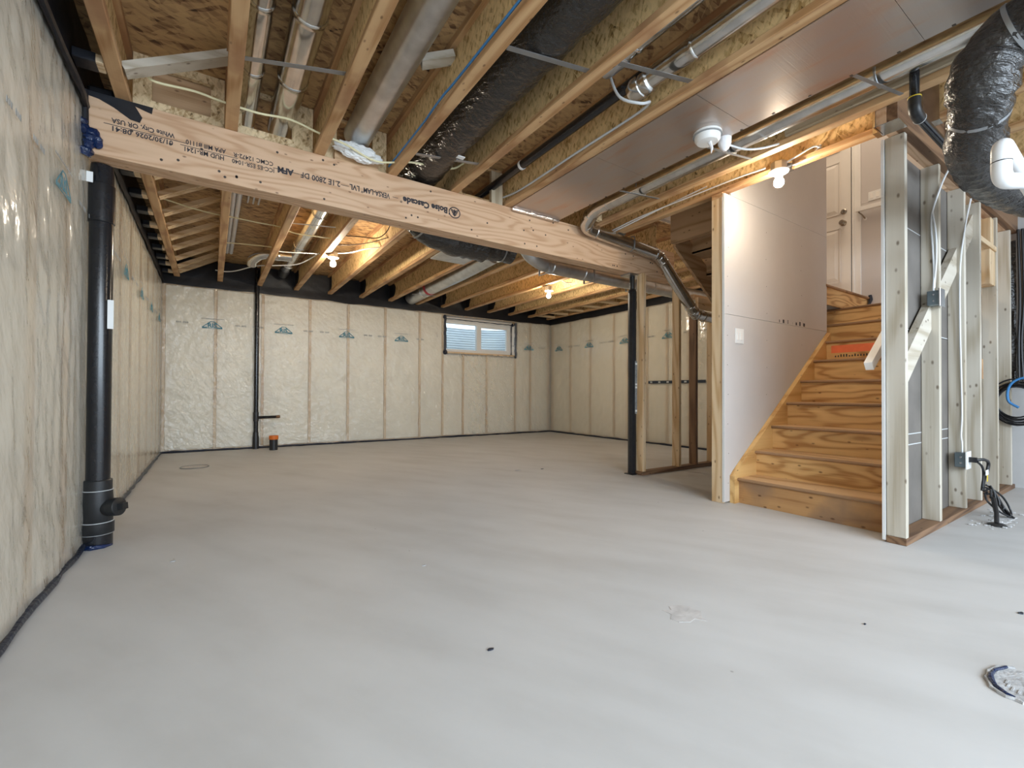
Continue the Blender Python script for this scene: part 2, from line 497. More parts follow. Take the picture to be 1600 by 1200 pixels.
    def build(self, name, mats, parent=None, smooth=False):
        if not isinstance(mats, (list, tuple)):
            mats = [mats]
        org = Vector((0, 0, 0))
        p = parent
        while p is not None:
            org += p.location
            p = p.parent
        if parent is None and self.v:
            lo = [min(q[i] for q in self.v) for i in range(3)]
            hi = [max(q[i] for q in self.v) for i in range(3)]
            org = Vector(((lo[0] + hi[0]) / 2, (lo[1] + hi[1]) / 2, lo[2]))
        me = bpy.data.meshes.new(name)
        me.from_pydata([tuple(Vector(q) - org) for q in self.v], [], self.f)
        for mm in mats:
            me.materials.append(mm)
        me.polygons.foreach_set('material_index', self.mi)
        bm = bmesh.new()
        bm.from_mesh(me)
        bmesh.ops.recalc_face_normals(bm, faces=bm.faces)
        bm.to_mesh(me)
        bm.free()
        if smooth:
            me.polygons.foreach_set('use_smooth', [True] * len(me.polygons))
            try:
                me.set_sharp_from_angle(angle=math.radians(40))
            except Exception:
                pass
        o = bpy.data.objects.new(name, me)
        COL.objects.link(o)
        if parent is None:
            o.location = org
        else:
            o.parent = parent
        return o


def bend(pts, rad=0.06, k=6):
    """round the corners of a polyline"""
    pts = [Vector(p) for p in pts]
    out = [pts[0]]
    for i in range(1, len(pts) - 1):
        a, b_, c = pts[i - 1], pts[i], pts[i + 1]
        d1, d2 = (a - b_), (c - b_)
        q = min(rad, d1.length * 0.45, d2.length * 0.45)
        p0, p1 = b_ + d1.normalized() * q, b_ + d2.normalized() * q
        for j in range(k + 1):
            t = j / k
            out.append(p0 * (1 - t) ** 2 + b_ * 2 * t * (1 - t) + p1 * t * t)
    out.append(pts[-1])
    return out


def spline(pts, k=5):
    """Catmull-Rom curve through points"""
    P = [Vector(p) for p in pts]
    P = [P[0] * 2 - P[1]] + P + [P[-1] * 2 - P[-2]]
    out = []
    for i in range(1, len(P) - 2):
        for j in range(k):
            t = j / k
            a, b_, c, d = P[i - 1], P[i], P[i + 1], P[i + 2]
            out.append(0.5 * ((2 * b_) + (c - a) * t + (2 * a - 5 * b_ + 4 * c - d) * t * t + (3 * b_ - a - 3 * c + d) * t ** 3))
    out.append(P[-2])
    return out


def tag(o, label=None, cat=None, group=None, kind=None):
    if label: o['label'] = label
    if cat: o['category'] = cat
    if group: o['group'] = group
    if kind: o['kind'] = kind
    return o


def thing(name, loc, label, cat, group=None):
    o = bpy.data.objects.new(name, None)
    o.location = loc
    o.empty_display_size = 0.1
    COL.objects.link(o)
    return tag(o, label, cat, group)


def struct_root(name, loc=(0, 0, 0)):
    o = bpy.data.objects.new(name, None)
    o.location = loc
    COL.objects.link(o)
    return tag(o, kind='structure')


def box_part(name, mat, parent, *b, ch=0.0):
    return MB().box(*b, ch=ch).build(name, mat, parent)


def lettering(txt, size, name, mat, parent, mtx, width=None, bold=0.0, depth=0.0006):
    """flat printed text as a mesh; mtx places it in the world; width squeezes it to a given length"""
    cu = bpy.data.curves.new('letters', 'FONT')
    cu.body = txt
    cu.size = size
    cu.extrude = depth
    cu.offset = bold
    cu.resolution_u = 2
    tmp = bpy.data.objects.new('letters', cu)
    COL.objects.link(tmp)
    dg = bpy.context.evaluated_depsgraph_get()
    me = bpy.data.meshes.new_from_object(tmp.evaluated_get(dg))
    bpy.data.objects.remove(tmp)
    xs = [q.co.x for q in me.vertices]
    if width and xs:
        k = width / (max(xs) - min(xs))
        for q in me.vertices:
            q.co.x = (q.co.x - min(xs)) * k
    org = Vector((0, 0, 0))
    p = parent
    while p is not None:
        org += p.location
        p = p.parent
    me.transform(Matrix.Translation(-org) @ mtx)
    me.materials.clear()
    me.materials.append(mat)
    o = bpy.data.objects.new(name, me)
    COL.objects.link(o)
    o.parent = parent
    return o


def frame_mtx(org, xdir, ydir):
    x, y = Vector(xdir).normalized(), Vector(ydir).normalized()
    z = x.cross(y)
    mm = Matrix((x, y, z)).transposed().to_4x4()
    mm.translation = Vector(org)
    return mm


ORD = ['first', 'second', 'third', 'fourth', 'fifth', 'sixth', 'seventh', 'eighth', 'ninth', 'tenth', 'eleventh', 'twelfth', 'thirteenth', 'fourteenth', 'fifteenth']

# ------------------------------------------------------------------ main dimensions (metres)
XL, XR, YB = -0.569, 6.022, 7.552      # faces of the insulated walls
ZJ, ZS = 2.369, 2.671                  # underside of joists, underside of subfloor
WT = 2.30                              # top of the framed walls
YF = -2.4                              # how far the room is built behind the camera
XJ0, DJ = -0.405, 0.4853               # first joist, joist spacing
BY0, BY1, BZ0 = 3.108, 3.24, 2.05      # main beam

# ------------------------------------------------------------------ floor
fl = MB().box(XL - 0.3, XR + 0.3, YF, YB + 0.3, -0.12, 0).build('floor', M['concrete'])
tag(fl, kind='structure')
def patch(name, pts, z, mat, jag=0.0, sub=1):
    mb = MB()
    out = []
    k = len(pts)
    for i in range(k):
        a, c = Vector((*pts[i], 0)), Vector((*pts[(i + 1) % k], 0))
        for j in range(sub):
            q = a.lerp(c, j / sub)
            out.append((q.x + random.uniform(-jag, jag), q.y + random.uniform(-jag, jag)))
    mb.prism(out, 'z', 0.0, z)
    return mb.build(name, mat, fl)
def ring(cx, cy, r, k=20, sq=1.0, jit=0.0):
    return [(cx + (r + random.uniform(-jit, jit)) * math.cos(2 * math.pi * i / k), cy + sq * (r + random.uniform(-jit, jit)) * math.sin(2 * math.pi * i / k)) for i in range(k)]
patch('worn_patch', ring(1.49, 1.06, 0.07, 16, 1.0, 0.03), 0.0012, M['concrete_stain'])

dr = thing('floor_cleanout', (1.935, 0.265, 0), 'rough round cut in the concrete slab with torn dark film around its rim', 'floor cut')
MB().prism(ring(1.935, 0.265, 0.098, 24, 0.62, 0.006), 'z', 0.0, 0.0015).build('rough_concrete', M['concrete_dark'], dr)
rim = [(x, y, 0.004 + random.uniform(0, 0.002)) for x, y in ring(1.935, 0.265, 0.104, 26, 0.62, 0.006)]
MB().tube([rim[i] for i in range(3, 14)], [0.005 + random.uniform(-0.002, 0.003) for _ in range(11)], 8).build('torn_film', M['blue_film'], dr, True)
MB().tube([(x, y, 0.0015) for x, y in ring(1.935, 0.265, 0.112, 26, 0.62, 0.006)][2:15], 0.006, 6).build('broken_edge', M['concrete_dark'], dr)
for q in range(5):
    a = 1.8 + q * 0.45
    MB().box(1.935 + 0.05 * math.cos(a) - 0.016, 1.935 + 0.05 * math.cos(a) + 0.012, 0.265 + 0.03 * math.sin(a) - 0.002, 0.265 + 0.03 * math.sin(a) + 0.002, 0.001, 0.004).build('concrete_chip', M['concrete_dark'], dr)
fc = thing('floor_cover', (-0.15, 6.03, 0), 'small round cover sunk in the concrete floor in front of the insulated wall', 'floor cover')
MB().prism(ring(-0.15, 6.03, 0.125, 24), 'z', 0.0, 0.003).build('lid', M['concrete_stain'], fc)
MB().tube([(x, y, 0.004) for x, y in ring(-0.15, 6.03, 0.13, 24)] + [(-0.02, 6.03, 0.004)], 0.005, 6).build('ring', M['strap'], fc)
cr = thing('crumbled_concrete', (4.25, 0.72, 0), 'pale crumbs and dust of patched concrete beside the bottom plate', 'concrete crumbs')
tag(cr, kind='stuff')
cmb = MB()
for q in range(40):
    x, y, s_ = 4.0 + random.random() * 0.7, 0.62 + random.random() * 0.18, random.uniform(0.004, 0.012)
    cmb.box(x - s_, x + s_, y - s_, y + s_, 0, s_ * 0.8, ch=s_ * 0.3)
for q in range(3):
    cmb.prism(ring(4.2 + q * 0.13, 0.70 - q * 0.01, 0.09, 14, 0.5, 0.02), 'z', 0, 0.002 + q * 0.0006)
cmb.build('dust', M['foundation'], cr)
for q, (x, y, s_) in enumerate([(0.757, 1.254, 0.011), (2.723, 3.968, 0.03), (1.969, 0.651, 0.006), (0.854, 2.035, 0.010), (3.0, 3.9, 0.02), (-0.152, 2.752, 0.012), (2.567, 0.356, 0.012)]):
    where = ['in the middle of the bare slab', 'on the slab before the window wall', 'on the slab toward the rough round cut', 'on the slab beside the worn patch', 'on the slab toward the steel post', 'on the slab near the black drain stack', 'on the slab beside the rough round cut'][q]
    o = MB().prism(ring(x, y, s_, 7, 0.5, s_ * 0.3), 'z', 0, 0.004).build('debris_scrap', M['tape'] if q % 2 == 0 else M['concrete_dark'])
    tag(o, 'small dark scrap of debris lying ' + where, 'debris', 'scraps on the slab')

# ------------------------------------------------------------------ insulated walls
def wrinkle(u, z, seed):
    """outward bulge of the film between studs"""
    p = Vector((u * 2.2 + seed, z * 1.1, seed * 0.7))
    q = Vector((u * 6 + z * 4.2, z * 4 - u * 3.0, seed))
    d1 = 0.009 + noise.noise(p) * 0.004
    d2 = abs(noise.noise(q)) * 0.007
    fold = max(0.0, math.sin((u * 0.8 + z) * 34 + 6 * noise.noise(Vector((u * 1.3, z * 1.3, seed))))) * 0.0035 * max(0, noise.noise(Vector((u * 1.1, z * 1.4, seed + 9))) * 2.2)
    hang = max(0.0, math.sin(u * 55 + 5 * noise.noise(Vector((u * 2, z * 0.7, seed))))) * 0.003 * max(0.0, noise.noise(Vector((u * 0.9, z * 0.8, seed + 4))) * 2)
    return d1 + d2 + fold + hang


def insulated_wall(name, axis, face, inward, studs, lo, hi, top, seed, holes=(), stud_w=0.038):
    """studs, batts, plates and film of one wall. axis: direction along the wall, inward: sign of the room side"""
    root = struct_root(name)
    back = face - inward * 0.10
    def box(nm, mat, u0, u1, d0, d1, z0, z1, ch=0.0):
        a, c = sorted((face - inward * d0, face - inward * d1))
        if axis == 'y':
            return box_part(nm, mat, root, a, c, u0, u1, z0, z1, ch=ch)
        return box_part(nm, mat, root, u0, u1, a, c, z0, z1, ch=ch)
    sw = M['spruce_z']
    for s in studs:
        h = next((h for h in holes if h[0] < s < h[1]), None)
        if h:
            box('stud', sw, s - stud_w / 2, s + stud_w / 2, 0.008, 0.10, 0.04, h[2] - 0.04)
        else:
            box('stud', sw, s - stud_w / 2, s + stud_w / 2, 0.008, 0.10, 0.04, top - 0.04)
    ax = 'y' if axis == 'y' else 'x'
    box('top_plate', M['spruce_' + ax], lo, hi, 0.009, 0.10, top - 0.04, top)
    box('bottom_plate', M['spruce_' + ax], lo, hi, 0.012, 0.10, 0.0, 0.038)
    # batts, one per bay, softly bulging
    edges = sorted(studs)
    for a, c in zip(edges[:-1], edges[1:]):
        h = next((h for h in holes if h[0] < (a + c) / 2 < h[1]), None)
        z1 = h[2] - 0.05 if h else top - 0.045
        u0, u1 = a + stud_w / 2 + 0.003, c - stud_w / 2 - 0.003
        mb = MB()
        nu, nz = 6, 12
        vs = []
        for i in range(nu + 1):
            for j in range(nz + 1):
                fu, fz = i / nu, j / nz
                u, z = u0 + (u1 - u0) * fu, 0.042 + (z1 - 0.042) * fz
                e = min(fu, 1 - fu) * 2
                bul = (1 - (1 - e) ** 3) * 0.016 + noise.noise(Vector((u * 7, z * 5, seed))) * 0.004
                d = face - inward * (0.024 - bul)
                vs.append((d, u, z) if axis == 'y' else (u, d, z))
        fs = [(i * (nz + 1) + j, i * (nz + 1) + j + 1, (i + 1) * (nz + 1) + j + 1, (i + 1) * (nz + 1) + j) for i in range(nu) for j in range(nz)]
        mb.add(vs, fs)
        b0, b1 = sorted((face - inward * 0.03, face - inward * 0.10))
        if axis == 'y':
            mb.box(b0, b1, u0, u1, 0.042, z1)
        else:
            mb.box(u0, u1, b0, b1, 0.042, z1)
        mb.build('insulation_batt', M['batt'], root, True)
    # film
    mb = MB()
    step = 0.022
    segs = [(lo, hi, 0.022, top)]
    if holes:
        h = holes[0]
        segs = [(lo, h[0], 0.022, top), (h[0], h[1], 0.022, h[2] - 0.005), (h[0], h[1], h[3] + 0.03, top), (h[1], hi, 0.022, top)]
    for (a, c, z0, z1) in segs:
        nu, nz = max(2, int((c - a) / step)), max(2, int((z1 - z0) / 0.035))
        vs = []
        for i in range(nu + 1):
            for j in range(nz + 1):
                u, z = a + (c - a) * i / nu, z0 + (z1 - z0) * j / nz
                d = face + inward * wrinkle(u, z, seed)
                vs.append((d, u, z) if axis == 'y' else (u, d, z))
        mb.add(vs, [(i * (nz + 1) + j, i * (nz + 1) + j + 1, (i + 1) * (nz + 1) + j + 1, (i + 1) * (nz + 1) + j) for i in range(nu) for j in range(nz)])
    f = mb.build('vapour_barrier', M['film_taut'] if axis == 'x' else M['film'], root, True)
    want = Vector((inward, 0, 0)) if axis == 'y' else Vector((0, inward, 0))
    bm = bmesh.new()
    bm.from_mesh(f.data)
    bmesh.ops.reverse_faces(bm, faces=[q for q in bm.faces if q.normal.dot(want) < 0])
    bm.to_mesh(f.data)
    bm.free()
    f['label'] = 'clear wrinkled vapour barrier film with a printed logo row'
    return root


left_studs = [-2.35, -1.8, -1.19, -0.58, 0.03, 0.64, 1.25, 1.87, 2.48, 2.967, 3.55, 4.05, 4.468, 4.991, 5.618, 6.198, 6.708, 7.15, 7.5]
wall_left = insulated_wall('wall_left', 'y', XL, 1, left_studs, YF, YB, WT, 1.3)
back_studs = [-0.545, 0.035, 0.617, 1.262, 1.838, 2.448, 3.069, 3.515, 3.935, 4.451, 5.12, 5.497, 5.97]
WIN = (3.55, 5.10, 1.57, 2.215)
wall_back = insulated_wall('wall_back', 'x', YB, -1, back_studs, XL, XR, WT, 5.7, holes=[WIN])
right_studs = [3.2, 3.66, 4.209, 4.6, 4.996, 5.413, 5.744, 6.356, 6.932, 7.50]
wall_right = insulated_wall('wall_right', 'y', XR, -1, right_studs, 3.16, YB, WT, 9.1)

# foundation concrete behind the framing
def foundation(root, *boxes):
    mb = MB()
    for q in boxes:
        mb.box(*q)
    mb.build('foundation', M['foundation'], root)
foundation(wall_left, (XL - 0.32, XL - 0.105, YF, YB + 0.32, 0, 2.9))
foundation(wall_back, (XL - 0.1, WIN[0], YB + 0.105, YB + 0.32, 0, 2.9), (WIN[1], XR + 0.32, YB + 0.105, YB + 0.32, 0, 2.9),
           (WIN[0], WIN[1], YB + 0.105, YB + 0.32, 0, WIN[2]), (WIN[0], WIN[1], YB + 0.105, YB + 0.32, WIN[3], 2.9))
foundation(wall_right, (XR + 0.105, XR + 0.32, YF, YB + 0.1, 0, 2.9), (XR + 0.0, XR + 0.10, YF, 0.95, 0, 2.9))
# black wrap over the rim above each wall
def rim_wrap(root, axis, face, inward, lo, hi, seed):
    mb = MB()
    nu, nz = int((hi - lo) / 0.06), 8
    vs = []
    for i in range(nu + 1):
        for j in range(nz + 1):
            u, t = lo + (hi - lo) * i / nu, j / nz
            z = WT - 0.035 - 0.02 * noise.noise(Vector((u * 3, seed, 0))) + (ZS - WT + 0.02) * t
            d = face + inward * (0.012 + 0.02 * noise.noise(Vector((u * 4, z * 6, seed))) ** 2 + (0.010 if t < 0.15 else 0))
            vs.append((d, u, z) if axis == 'y' else (u, d, z))
    mb.add(vs, [(i * (nz + 1) + j, i * (nz + 1) + j + 1, (i + 1) * (nz + 1) + j + 1, (i + 1) * (nz + 1) + j) for i in range(nu) for j in range(nz)])
    o = mb.build('rim_wrap', M['black_wrap'], root, True)
    o['label'] = 'black sheet over the rim above the film'
rim_wrap(wall_left, 'y', XL, 1, YF, YB, 2.0)
rim_wrap(wall_back, 'x', YB, -1, XL, XR, 4.0)
rim_wrap(wall_right, 'y', XR, -1, 3.16, YB, 6.0)

# black sealed film edge on the floor along the walls
def film_edge(name, a, c, off):
    a, c = Vector(a), Vector(c)
    k = int((c - a).length / 0.12)
    pts, rs = [], []
    for i in range(k + 1):
        p = a.lerp(c, i / k)
        pts.append(p + Vector(off) * random.uniform(-0.006, 0.010) + Vector((0, 0, random.uniform(-0.003, 0.004))))
        rs.append(random.uniform(0.010, 0.018))
    o = MB().tube(pts, rs, 7).build(name, M['tape'], None, True)
    tag(o, kind='structure')
film_edge('baseboard_left', (XL + 0.012, YF, 0.014), (XL + 0.012, YB - 0.02, 0.014), (1, 0, 0))
film_edge('baseboard_back', (XL + 0.02, YB - 0.014, 0.014), (XR - 0.02, YB - 0.014, 0.014), (0, -1, 0))
film_edge('baseboard_right', (XR - 0.014, 3.2, 0.014), (XR - 0.014, YB - 0.02, 0.014), (-1, 0, 0))
# dark sealed film edge standing at the top of the near film
MB().tube([(XL + 0.02 + random.uniform(0, 0.014), -2 + 0.16 * i, WT + random.uniform(-0.02, 0.0)) for i in range(33)], 0.016, 7).build('film_edge', M['black_wrap'], wall_left, True)

# logo printed on the film at intervals
def logo(root, c, xd, nrm):
    """teal mountain outline with three letters, thin line of print above, small code either side"""
    c, xd, up = Vector(c), Vector(xd), Vector((0, 0, 1))
    nrm = Vector(nrm)
    def P(a, h):
        return c + xd * a + up * h + nrm * 0.023
    mb = MB()
    def stroke(p, q, w):
        mb.bar(P(*p), P(*q), w, 0.0012, up=nrm)
    stroke((-0.115, -0.035), (-0.02, 0.045), 0.009); stroke((-0.02, 0.045), (0.02, 0.045), 0.006)
    stroke((0.02, 0.045), (0.115, -0.035), 0.009); stroke((-0.118, -0.040), (-0.06, -0.036), 0.012); stroke((0.05, -0.036), (0.118, -0.040), 0.012)
    stroke((-0.118, -0.048), (0.118, -0.048), 0.005)
    mb.build('printed_logo', M['teal_ink'], root)
    lettering('RIS', 0.085, 'printed_lettering', M['teal_ink'], root, frame_mtx(P(-0.052, -0.036), xd, up), 0.105, 0.002)
    mb = MB()
    x = -0.13
    while x < 0.13:
        w = random.uniform(0.010, 0.03)
        mb.bar(P(x, 0.083), P(min(x + w, 0.135), 0.083), 0.008, 0.0012, up=nrm)
        x += w + 0.006
    for s in (-1, 1):
        for a in (0.28, 0.30, 0.32, 0.36, 0.38, 0.40):
            mb.bar(P(s * a - 0.006, 0.012), P(s * a + 0.006, 0.012), 0.020, 0.0012, up=nrm)
    mb.build('printed_marks', M['grey_ink'], root)
for y in (-0.10, 0.84, 1.78, 2.717, 3.6, 4.45, 5.366, 6.172, 7.0):
    logo(wall_left, (XL, y, 1.74), (0, 1, 0), (1, 0, 0))
for x in (-0.004, 0.89, 1.805, 2.719, 5.436):
    logo(wall_back, (x, YB, 1.755), (1, 0, 0), (0, -1, 0))
for y in (7.25, 6.35, 5.45, 4.55, 3.6):
    logo(wall_right, (XR, y, 1.75), (0, -1, 0), (-1, 0, 0))

# black strip fixed across the right wall film
st = thing('fixing_strip', (XR - 0.02, 4.45, 1.0), 'narrow dark strip fixed level across the film behind the open stud partition', 'strip')
box_part('strap', M['hanger_strip'], st, XR - 0.034, XR - 0.026, 3.90, 4.93, 0.985, 1.03)
for q in range(6):
    box_part('fixing_plate', M['galv_dull'], st, XR - 0.037, XR - 0.034, 4.05 + q * 0.16, 4.09 + q * 0.16, 0.995, 1.02)

# ------------------------------------------------------------------ window 1 and its well
win = struct_root('window_1', (4.325, YB, 1.57))
x0, x1, z0, z1 = WIN
box_part('reveal', M['white_paint'], win, x0, x0 + 0.012, YB - 0.0, YB + 0.24, z0, z1)
box_part('reveal', M['white_paint'], win, x1 - 0.012, x1, YB - 0.0, YB + 0.24, z0, z1)
box_part('reveal', M['white_paint'], win, x0, x1, YB - 0.0, YB + 0.24, z1 - 0.012, z1)
box_part('window_sill', M['spruce_x'], win, x0, x1, YB - 0.012, YB + 0.24, z0 - 0.018, z0 + 0.012)
fy0, fy1 = YB + 0.13, YB + 0.20
MB().box(x0 + 0.012, x0 + 0.075, fy0, fy1, z0 + 0.012, z1 - 0.012).box(x1 - 0.075, x1 - 0.012, fy0, fy1, z0 + 0.012, z1 - 0.012) \
    .box(x0 + 0.075, x1 - 0.075, fy0, fy1, z0 + 0.012, z0 + 0.075).box(x0 + 0.075, x1 - 0.075, fy0, fy1, z1 - 0.085, z1 - 0.012).build('window_frame', M['white_plastic'], win)
box_part('mullion', M['white_plastic'], win, 4.29, 4.36, fy0 - 0.005, fy1, z0 + 0.075, z1 - 0.085)
sash = MB().box(4.36, 4.395, fy0 + 0.01, fy1, z0 + 0.075, z1 - 0.085).box(4.99, 5.025, fy0 + 0.01, fy1, z0 + 0.075, z1 - 0.085) \
    .box(4.395, 4.99, fy0 + 0.01, fy1, z0 + 0.075, z0 + 0.105).box(4.395, 4.99, fy0 + 0.01, fy1, z1 - 0.115, z1 - 0.085).build('sash', M['white_plastic'], win)
box_part('pane', M['glass'], win, 3.625, 4.29, fy0 + 0.03, fy0 + 0.036, z0 + 0.075, z1 - 0.085)
box_part('pane', M['glass'], sash, 4.395, 4.99, fy0 + 0.04, fy0 + 0.046, z0 + 0.105, z1 - 0.115)
def tape_strip(a, c, w):
    a, c = Vector(a), Vector(c)
    k = max(4, int((c - a).length / 0.06))
    pts = [a.lerp(c, i / k) + Vector((random.uniform(-.006, .006), -0.012, random.uniform(-.004, .004))) for i in range(k + 1)]
    MB().tube(pts, [w * random.uniform(0.75, 1.2) for _ in pts], 6).build('sealant_tape', M['tape'], win, True)
tape_strip((x0 - 0.005, YB - 0.01, z0 - 0.03), (x0 - 0.005, YB - 0.01, z1 + 0.02), 0.020)
tape_strip((x1 + 0.005, YB - 0.01, z0 - 0.03), (x1 + 0.005, YB - 0.01, z1 + 0.02), 0.024)
tape_strip((x1 - 0.012, YB + 0.12, z0 + 0.02), (x1 - 0.012, YB + 0.12, z1 - 0.02), 0.014)
tape_strip((x0, YB - 0.0, z1 - 0.03), (x1 - 0.05, YB - 0.0, z1 - 0.035), 0.008)
for (tx, tz, w) in ((x0 - 0.01, z1, 0.035), (x0, z0 - 0.0, 0.045), (x1 + 0.0, z1 - 0.01, 0.03), (x1 - 0.07, z1 - 0.03, 0.03), (x1 + 0.005, z0 - 0.02, 0.03)):
    MB().lathe((tx, YB - 0.012, tz - w), [(w * 0.5, 0), (w, w * 0.5), (w * 0.9, w * 1.4), (w * 0.4, w * 2)], (0, 0, 1), 7).build('sealant_tape', M['tape'], win)

ww = thing('window_well', (4.3, YB + 0.35, 0.9), 'pale corrugated steel window well curving outside the basement window', 'window well')
mb = MB()
na, nz = 26, 140
vs = []
for i in range(na + 1):
    a = math.pi * i / na
    for j in range(nz + 1):
        z = 1.0 + 1.22 * j / nz
        rr = 1.0 + 0.014 * math.sin(z * 2 * math.pi / 0.052)
        vs.append((4.45 + 1.15 * rr * math.cos(a), YB + 0.33 + 0.95 * rr * (max(math.sin(a), 0) ** 0.6), z))
mb.add(vs, [(i * (nz + 1) + j, i * (nz + 1) + j + 1, (i + 1) * (nz + 1) + j + 1, (i + 1) * (nz + 1) + j) for i in range(na) for j in range(nz)])
mb.build('corrugated_wall', M['well'], ww, True)
MB().prism([(4.45 + 1.2 * math.cos(math.pi * i / 20), YB + 0.33 + 1.0 * max(math.sin(math.pi * i / 20), 0) ** 0.6) for i in range(21)], 'z', 0.95, 1.0).build('gravel_bed', M['concrete_dark'], ww)

# ------------------------------------------------------------------ ceiling (subfloor panels)
ceil = struct_root('ceiling')
def sub_panels(xa, xb, ya, yb_, wx=2.44, wy=1.22):
    y = ya
    row = 0
    while y < yb_ - 0.01:
        ye = min(y + wy, yb_)
        x = xa - (wx / 2 if row % 2 else 0)
        while x < xb - 0.01:
            a, c = max(x, xa), min(x + wx, xb)
            if c - a > 0.02:
                box_part('subfloor_panel', M['subfloor'], ceil, a + 0.001, c - 0.001, y + 0.001, ye - 0.001, ZS, ZS + 0.019)
            x += wx
        y = ye
        row += 1
sub_panels(XL - 0.1, 3.31, YF, YB + 0.1)
sub_panels(3.31, XR + 0.1, YF, 0.83)
sub_panels(3.31, XR + 0.1, 3.12, YB + 0.1)
sub_panels(3.31, 3.93, 2.05, 3.12, 0.62, 1.07)

# ------------------------------------------------------------------ floor joists
def joist(x, y0, y1, label, wrap_end=None, group='wooden I-joists carrying the subfloor'):
    t = thing('floor_joist', (x, (y0 + y1) / 2, ZJ), label, 'joist', group)
    box_part('bottom_flange', M['flange_y'], t, x - 0.032, x + 0.032, y0, y1, ZJ, ZJ + 0.038, ch=0.003)
    box_part('top_flange', M['flange_y'], t, x - 0.032, x + 0.032, y0, y1, ZS - 0.038, ZS - 0.0005)
    box_part('web', M['web'], t, x - 0.0048, x + 0.0048, y0, y1, ZJ + 0.038, ZS - 0.038)
    if wrap_end:
        for s in (-1, 1):
            pts = [(wrap_end, ZJ + 0.039)]
            wv = random.uniform(0.16, 0.30)
            for j in range(9):
                tt = j / 8
                pts.append((wrap_end - wv * (0.35 + 0.65 * math.sin(math.pi * (0.15 + 0.6 * tt))) + random.uniform(-.015, .015), ZJ + 0.039 + tt * 0.224))
            pts.append((wrap_end, ZS - 0.039))
            MB().prism(pts, 'x', x + s * 0.005, x + s * 0.008).build('end_wrap', M['black_wrap'], t)
    return t
for k in range(7):
    x = XJ0 + DJ * k
    lab = {0: 'I-joist beside the black rim, first from the drain stack wall', 6: 'I-joist half hidden above the foil duct panel'}.get(k, 'long I-joist crossing over the main beam, %s from the drain stack wall' % ORD[k])
    joist(x, YF, YB - 0.04, lab, YB - 0.045)
for k in range(7, 14):
    joist(XJ0 + DJ * k, 3.16, YB - 0.04, 'I-joist of the far room, %s from the drain stack wall' % ORD[k], YB - 0.045)
joist(2.953, YF, 3.14, 'I-joist with a grey plank on its web beside the long round duct')
joist(3.268, 0.93, 3.14, 'I-joist edging the stair opening with the lit bulb on it')
for k in range(5):
    joist(3.39 + DJ * k, YF, 0.825, 'short I-joist hung on the header over the stud wall, %s from the foil panel' % ORD[k])

# ------------------------------------------------------------------ main beam with its print
bx0, bx1 = -0.55, 4.2
beam = thing('ceiling_beam', (1.8, 3.17, BZ0), 'long laminated veneer beam with upside-down black print', 'beam')
beam['kind'] = 'thing'
for k in range(3):
    ya = BY0 + 0.0442 * k
    box_part('ply', M['lvl_x'], beam, bx0, bx1, ya, ya + 0.0436, BZ0, ZJ - 0.001, ch=0.002)
tx = lambda xr, z: frame_mtx((xr, BY0 - 0.0012, z), (-1, 0, 0), (0, 0, -1))
def beam_text(s, xr, xl, z, size, bold=0.0):
    lettering(s, size, 'printed_lettering', M['ink'], beam, tx(xr, z), xr - xl, bold)
beam_text('Boise Cascade', 1.475, 1.125, 2.232, 0.062, 0.0026)
beam_text('\u00ae', 1.121, 1.104, 2.200, 0.022)
beam_text('VERSA-LAM', 1.03, 0.848, 2.226, 0.050, 0.0010)
beam_text('\u00ae', 0.845, 0.830, 2.200, 0.020)
beam_text('LVL', 0.820, 0.755, 2.226, 0.050, 0.0010)
beam_text('2.1E 2800 DF', 0.695, 0.455, 2.224, 0.050, 0.0008)
beam_text('AFM', 0.415, 0.325, 2.222, 0.050, 0.0024)
beam_text('CCMC 12472-R', 0.300, 0.092, 2.240, 0.036, 0.0003)
beam_text('ICC-ES ESR-1040', 0.306, 0.086, 2.201, 0.036, 0.0003)
beam_text('APA Mill #1110', 0.055, -0.135, 2.244, 0.036, 0.0006)
beam_text('HUD MR-1241', 0.046, -0.140, 2.202, 0.036, 0.0006)
beam_text('White City, OR USA', -0.185, -0.450, 2.258, 0.036, 0.0006)
beam_text('01/30/2026', -0.192, -0.352, 2.216, 0.036, 0.0006)
beam_text('08:41', -0.368, -0.446, 2.216, 0.036, 0.0006)
mb = MB()
for a, c, z in ((0.115, -0.16, 2.207), (-0.13, -0.48, 2.221), (0.45, 0.30, 2.206), (0.75, 0.70, 2.206), (1.09, 1.05, 2.210)):
    mb.box(c, a, BY0 - 0.0016, BY0 - 0.0004, z, z + 0.0028)
mb.build('print_line', M['ink'], beam)
# round tree emblem
lc = Vector((1.535, BY0 - 0.0012, 2.208))
mb = MB()
for i in range(20):
    a, c = 2 * math.pi * i / 20, 2 * math.pi * (i + 1) / 20
    mb.bar(lc + Vector((0.046 * math.cos(a), 0, 0.040 * math.sin(a))), lc + Vector((0.046 * math.cos(c), 0, 0.040 * math.sin(c))), 0.007, 0.0012, up=(0, -1, 0))
mb.bar(lc + Vector((0, 0, 0.026)), lc + Vector((0, 0, -0.028)), 0.007, 0.0014, up=(0, -1, 0))
for q in range(4):
    h = 0.018 - q * 0.012
    w = 0.036 - q * 0.007
    mb.bar(lc + Vector((-w, 0, h + 0.006)), lc + Vector((0, 0, h - 0.006)), 0.007, 0.0014, up=(0, -1, 0))
    mb.bar(lc + Vector((w, 0, h + 0.006)), lc + Vector((0, 0, h - 0.006)), 0.007, 0.0014, up=(0, -1, 0))
mb.build('printed_logo', M['ink'], beam)
mb = MB()
